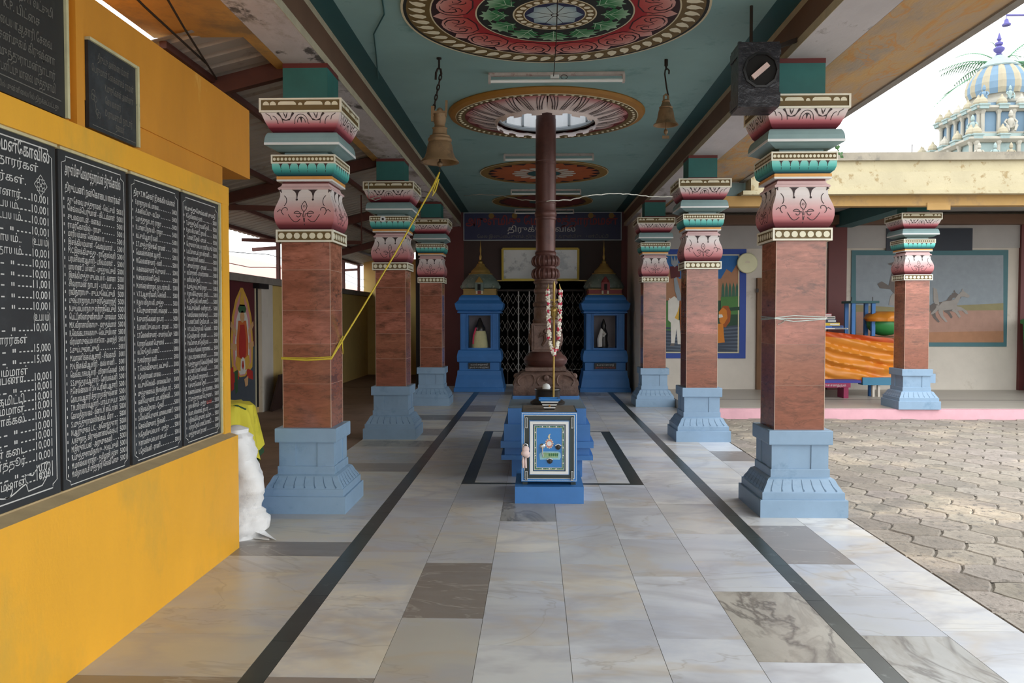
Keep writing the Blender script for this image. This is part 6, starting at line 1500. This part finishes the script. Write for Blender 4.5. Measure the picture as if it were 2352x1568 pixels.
# palm behind the tower
m_palm = M('palm_green', (88, 140, 104), .7, .2, 3); m_trunk = M('palm_trunk', (120, 100, 80), .9, .2, 4)
root = thing('palm_tree', 'coconut palm fronds showing behind the temple tower', 'tree', (16.6, 30, 0)); root['_o'] = (16.6, 30, 0)
b = MB(); b.tube([(16.6, 30, 0), (16.7, 30, 4), (16.75, 30, 8), (16.9, 30, 10.6)], [.2, .16, .14, .12], m_trunk, 10); b.build('trunk', root, smooth=60)
random.seed(3)
for k in range(16):
    a = 2 * PI * k / 16 + random.uniform(-.15, .15); el = random.uniform(-.2, .75); L_ = random.uniform(1.9, 2.5); b = MB(); sp = []
    for i in range(12):
        t = i / 11; r = L_ * t * math.cos(el * (1 - .2 * t)); z = 10.6 + L_ * (t * math.sin(el) - .45 * t * t); sp.append(Vector((16.9 + r * math.cos(a), 30 + r * math.sin(a), z)))
    b.tube(sp, [.03 * (1 - .8 * i / 11) for i in range(12)], m_palm, 5)
    sd_ = Vector((-math.sin(a), math.cos(a), 0)); fw = Vector((math.cos(a), math.sin(a), -.2))
    for i in range(2, 12):
        for h_ in (0, .5):
            p = sp[i - 1].lerp(sp[i], h_)
            for sg in (-1, 1):
                t = (i + h_) / 12; l = .75 * math.sin(PI * min(1, t * .9 + .1)) + .15; q = p + (sd_ * sg * .8 + fw * .6).normalized() * l + Vector((0, 0, -.28 * l)); w2 = fw.normalized() * .028
                b.face([p - w2, p + w2, q], m_palm)
    b.build('frond', root)
# lamp bracket above the tower
root = thing('street_lamp', 'hanging lamp on a horizontal rod at the top right corner', 'lamp', (15.2, 24, 0))
p0 = atY(2312, 35, 24); b = MB(); b.tube([p0, (p0[0] + 4.5, 24, p0[2])], .03, m_t5, 8); b.tube([(p0[0] + 4.5, 24, 0), (p0[0] + 4.5, 24, p0[2] + .3)], .06, m_steel, 8); b.build('bracket_pole', root)
b = MB(); b.tube([p0, (p0[0] - .02, 24, p0[2] - .12)], .012, m_t5, 6); b.lathe([(.11, -.30), (.12, -.26), (.07, -.22), (.05, -.12), (.02, -.10)], m_t5, p0, 14); b.build('lamp_head', root, smooth=40)
b = MB(); pr = atY(2096, 330, 11.6); b.tube([(pr[0], 11.62, 3.8), (pr[0] + .004, 11.62, 3.93)], .006, m_iron, 5); tag(b.build('steel_rod'), 'short thin rod standing on the corridor parapet', 'rod')
# little sapling in the crack by the nearest right capital
m_sap = M('sapling_green', (92, 140, 86), .6, .2, 8); root = thing('sapling', 'small green sapling growing beside the nearest right pillar capital', 'plant', (2.33, 6.64, 2.89))
b = MB(); b.tube([(2.27, 6.60, 2.90), (2.34, 6.64, 2.93), (2.40, 6.66, 3.0), (2.41, 6.66, 3.06)], .006, m_sap, 5); b.tube([(2.34, 6.64, 2.93), (2.43, 6.66, 2.90), (2.46, 6.66, 2.84)], .005, m_sap, 5); b.build('stem', root)
b = MB(); random.seed(8)
for p in ((2.36, 6.64, 2.98), (2.40, 6.66, 3.04), (2.43, 6.66, 2.93), (2.46, 6.66, 2.86), (2.38, 6.65, 2.92), (2.44, 6.65, 2.99), (2.41, 6.66, 3.07), (2.47, 6.66, 2.81)):
    for k in range(3):
        a = random.uniform(0, 6.28); d_ = Vector((math.cos(a), random.uniform(-.4, .2), math.sin(a))).normalized() * .038; s_ = d_.cross(Vector((0, 1, .3))).normalized() * .014; P_ = Vector(p)
        b.face([P_, P_ + d_ * .5 + s_, P_ + d_, P_ + d_ * .5 - s_], m_sap)
b.build('leaves', root)
for o in bpy.data.objects:
    if '_o' in o: del o['_o']
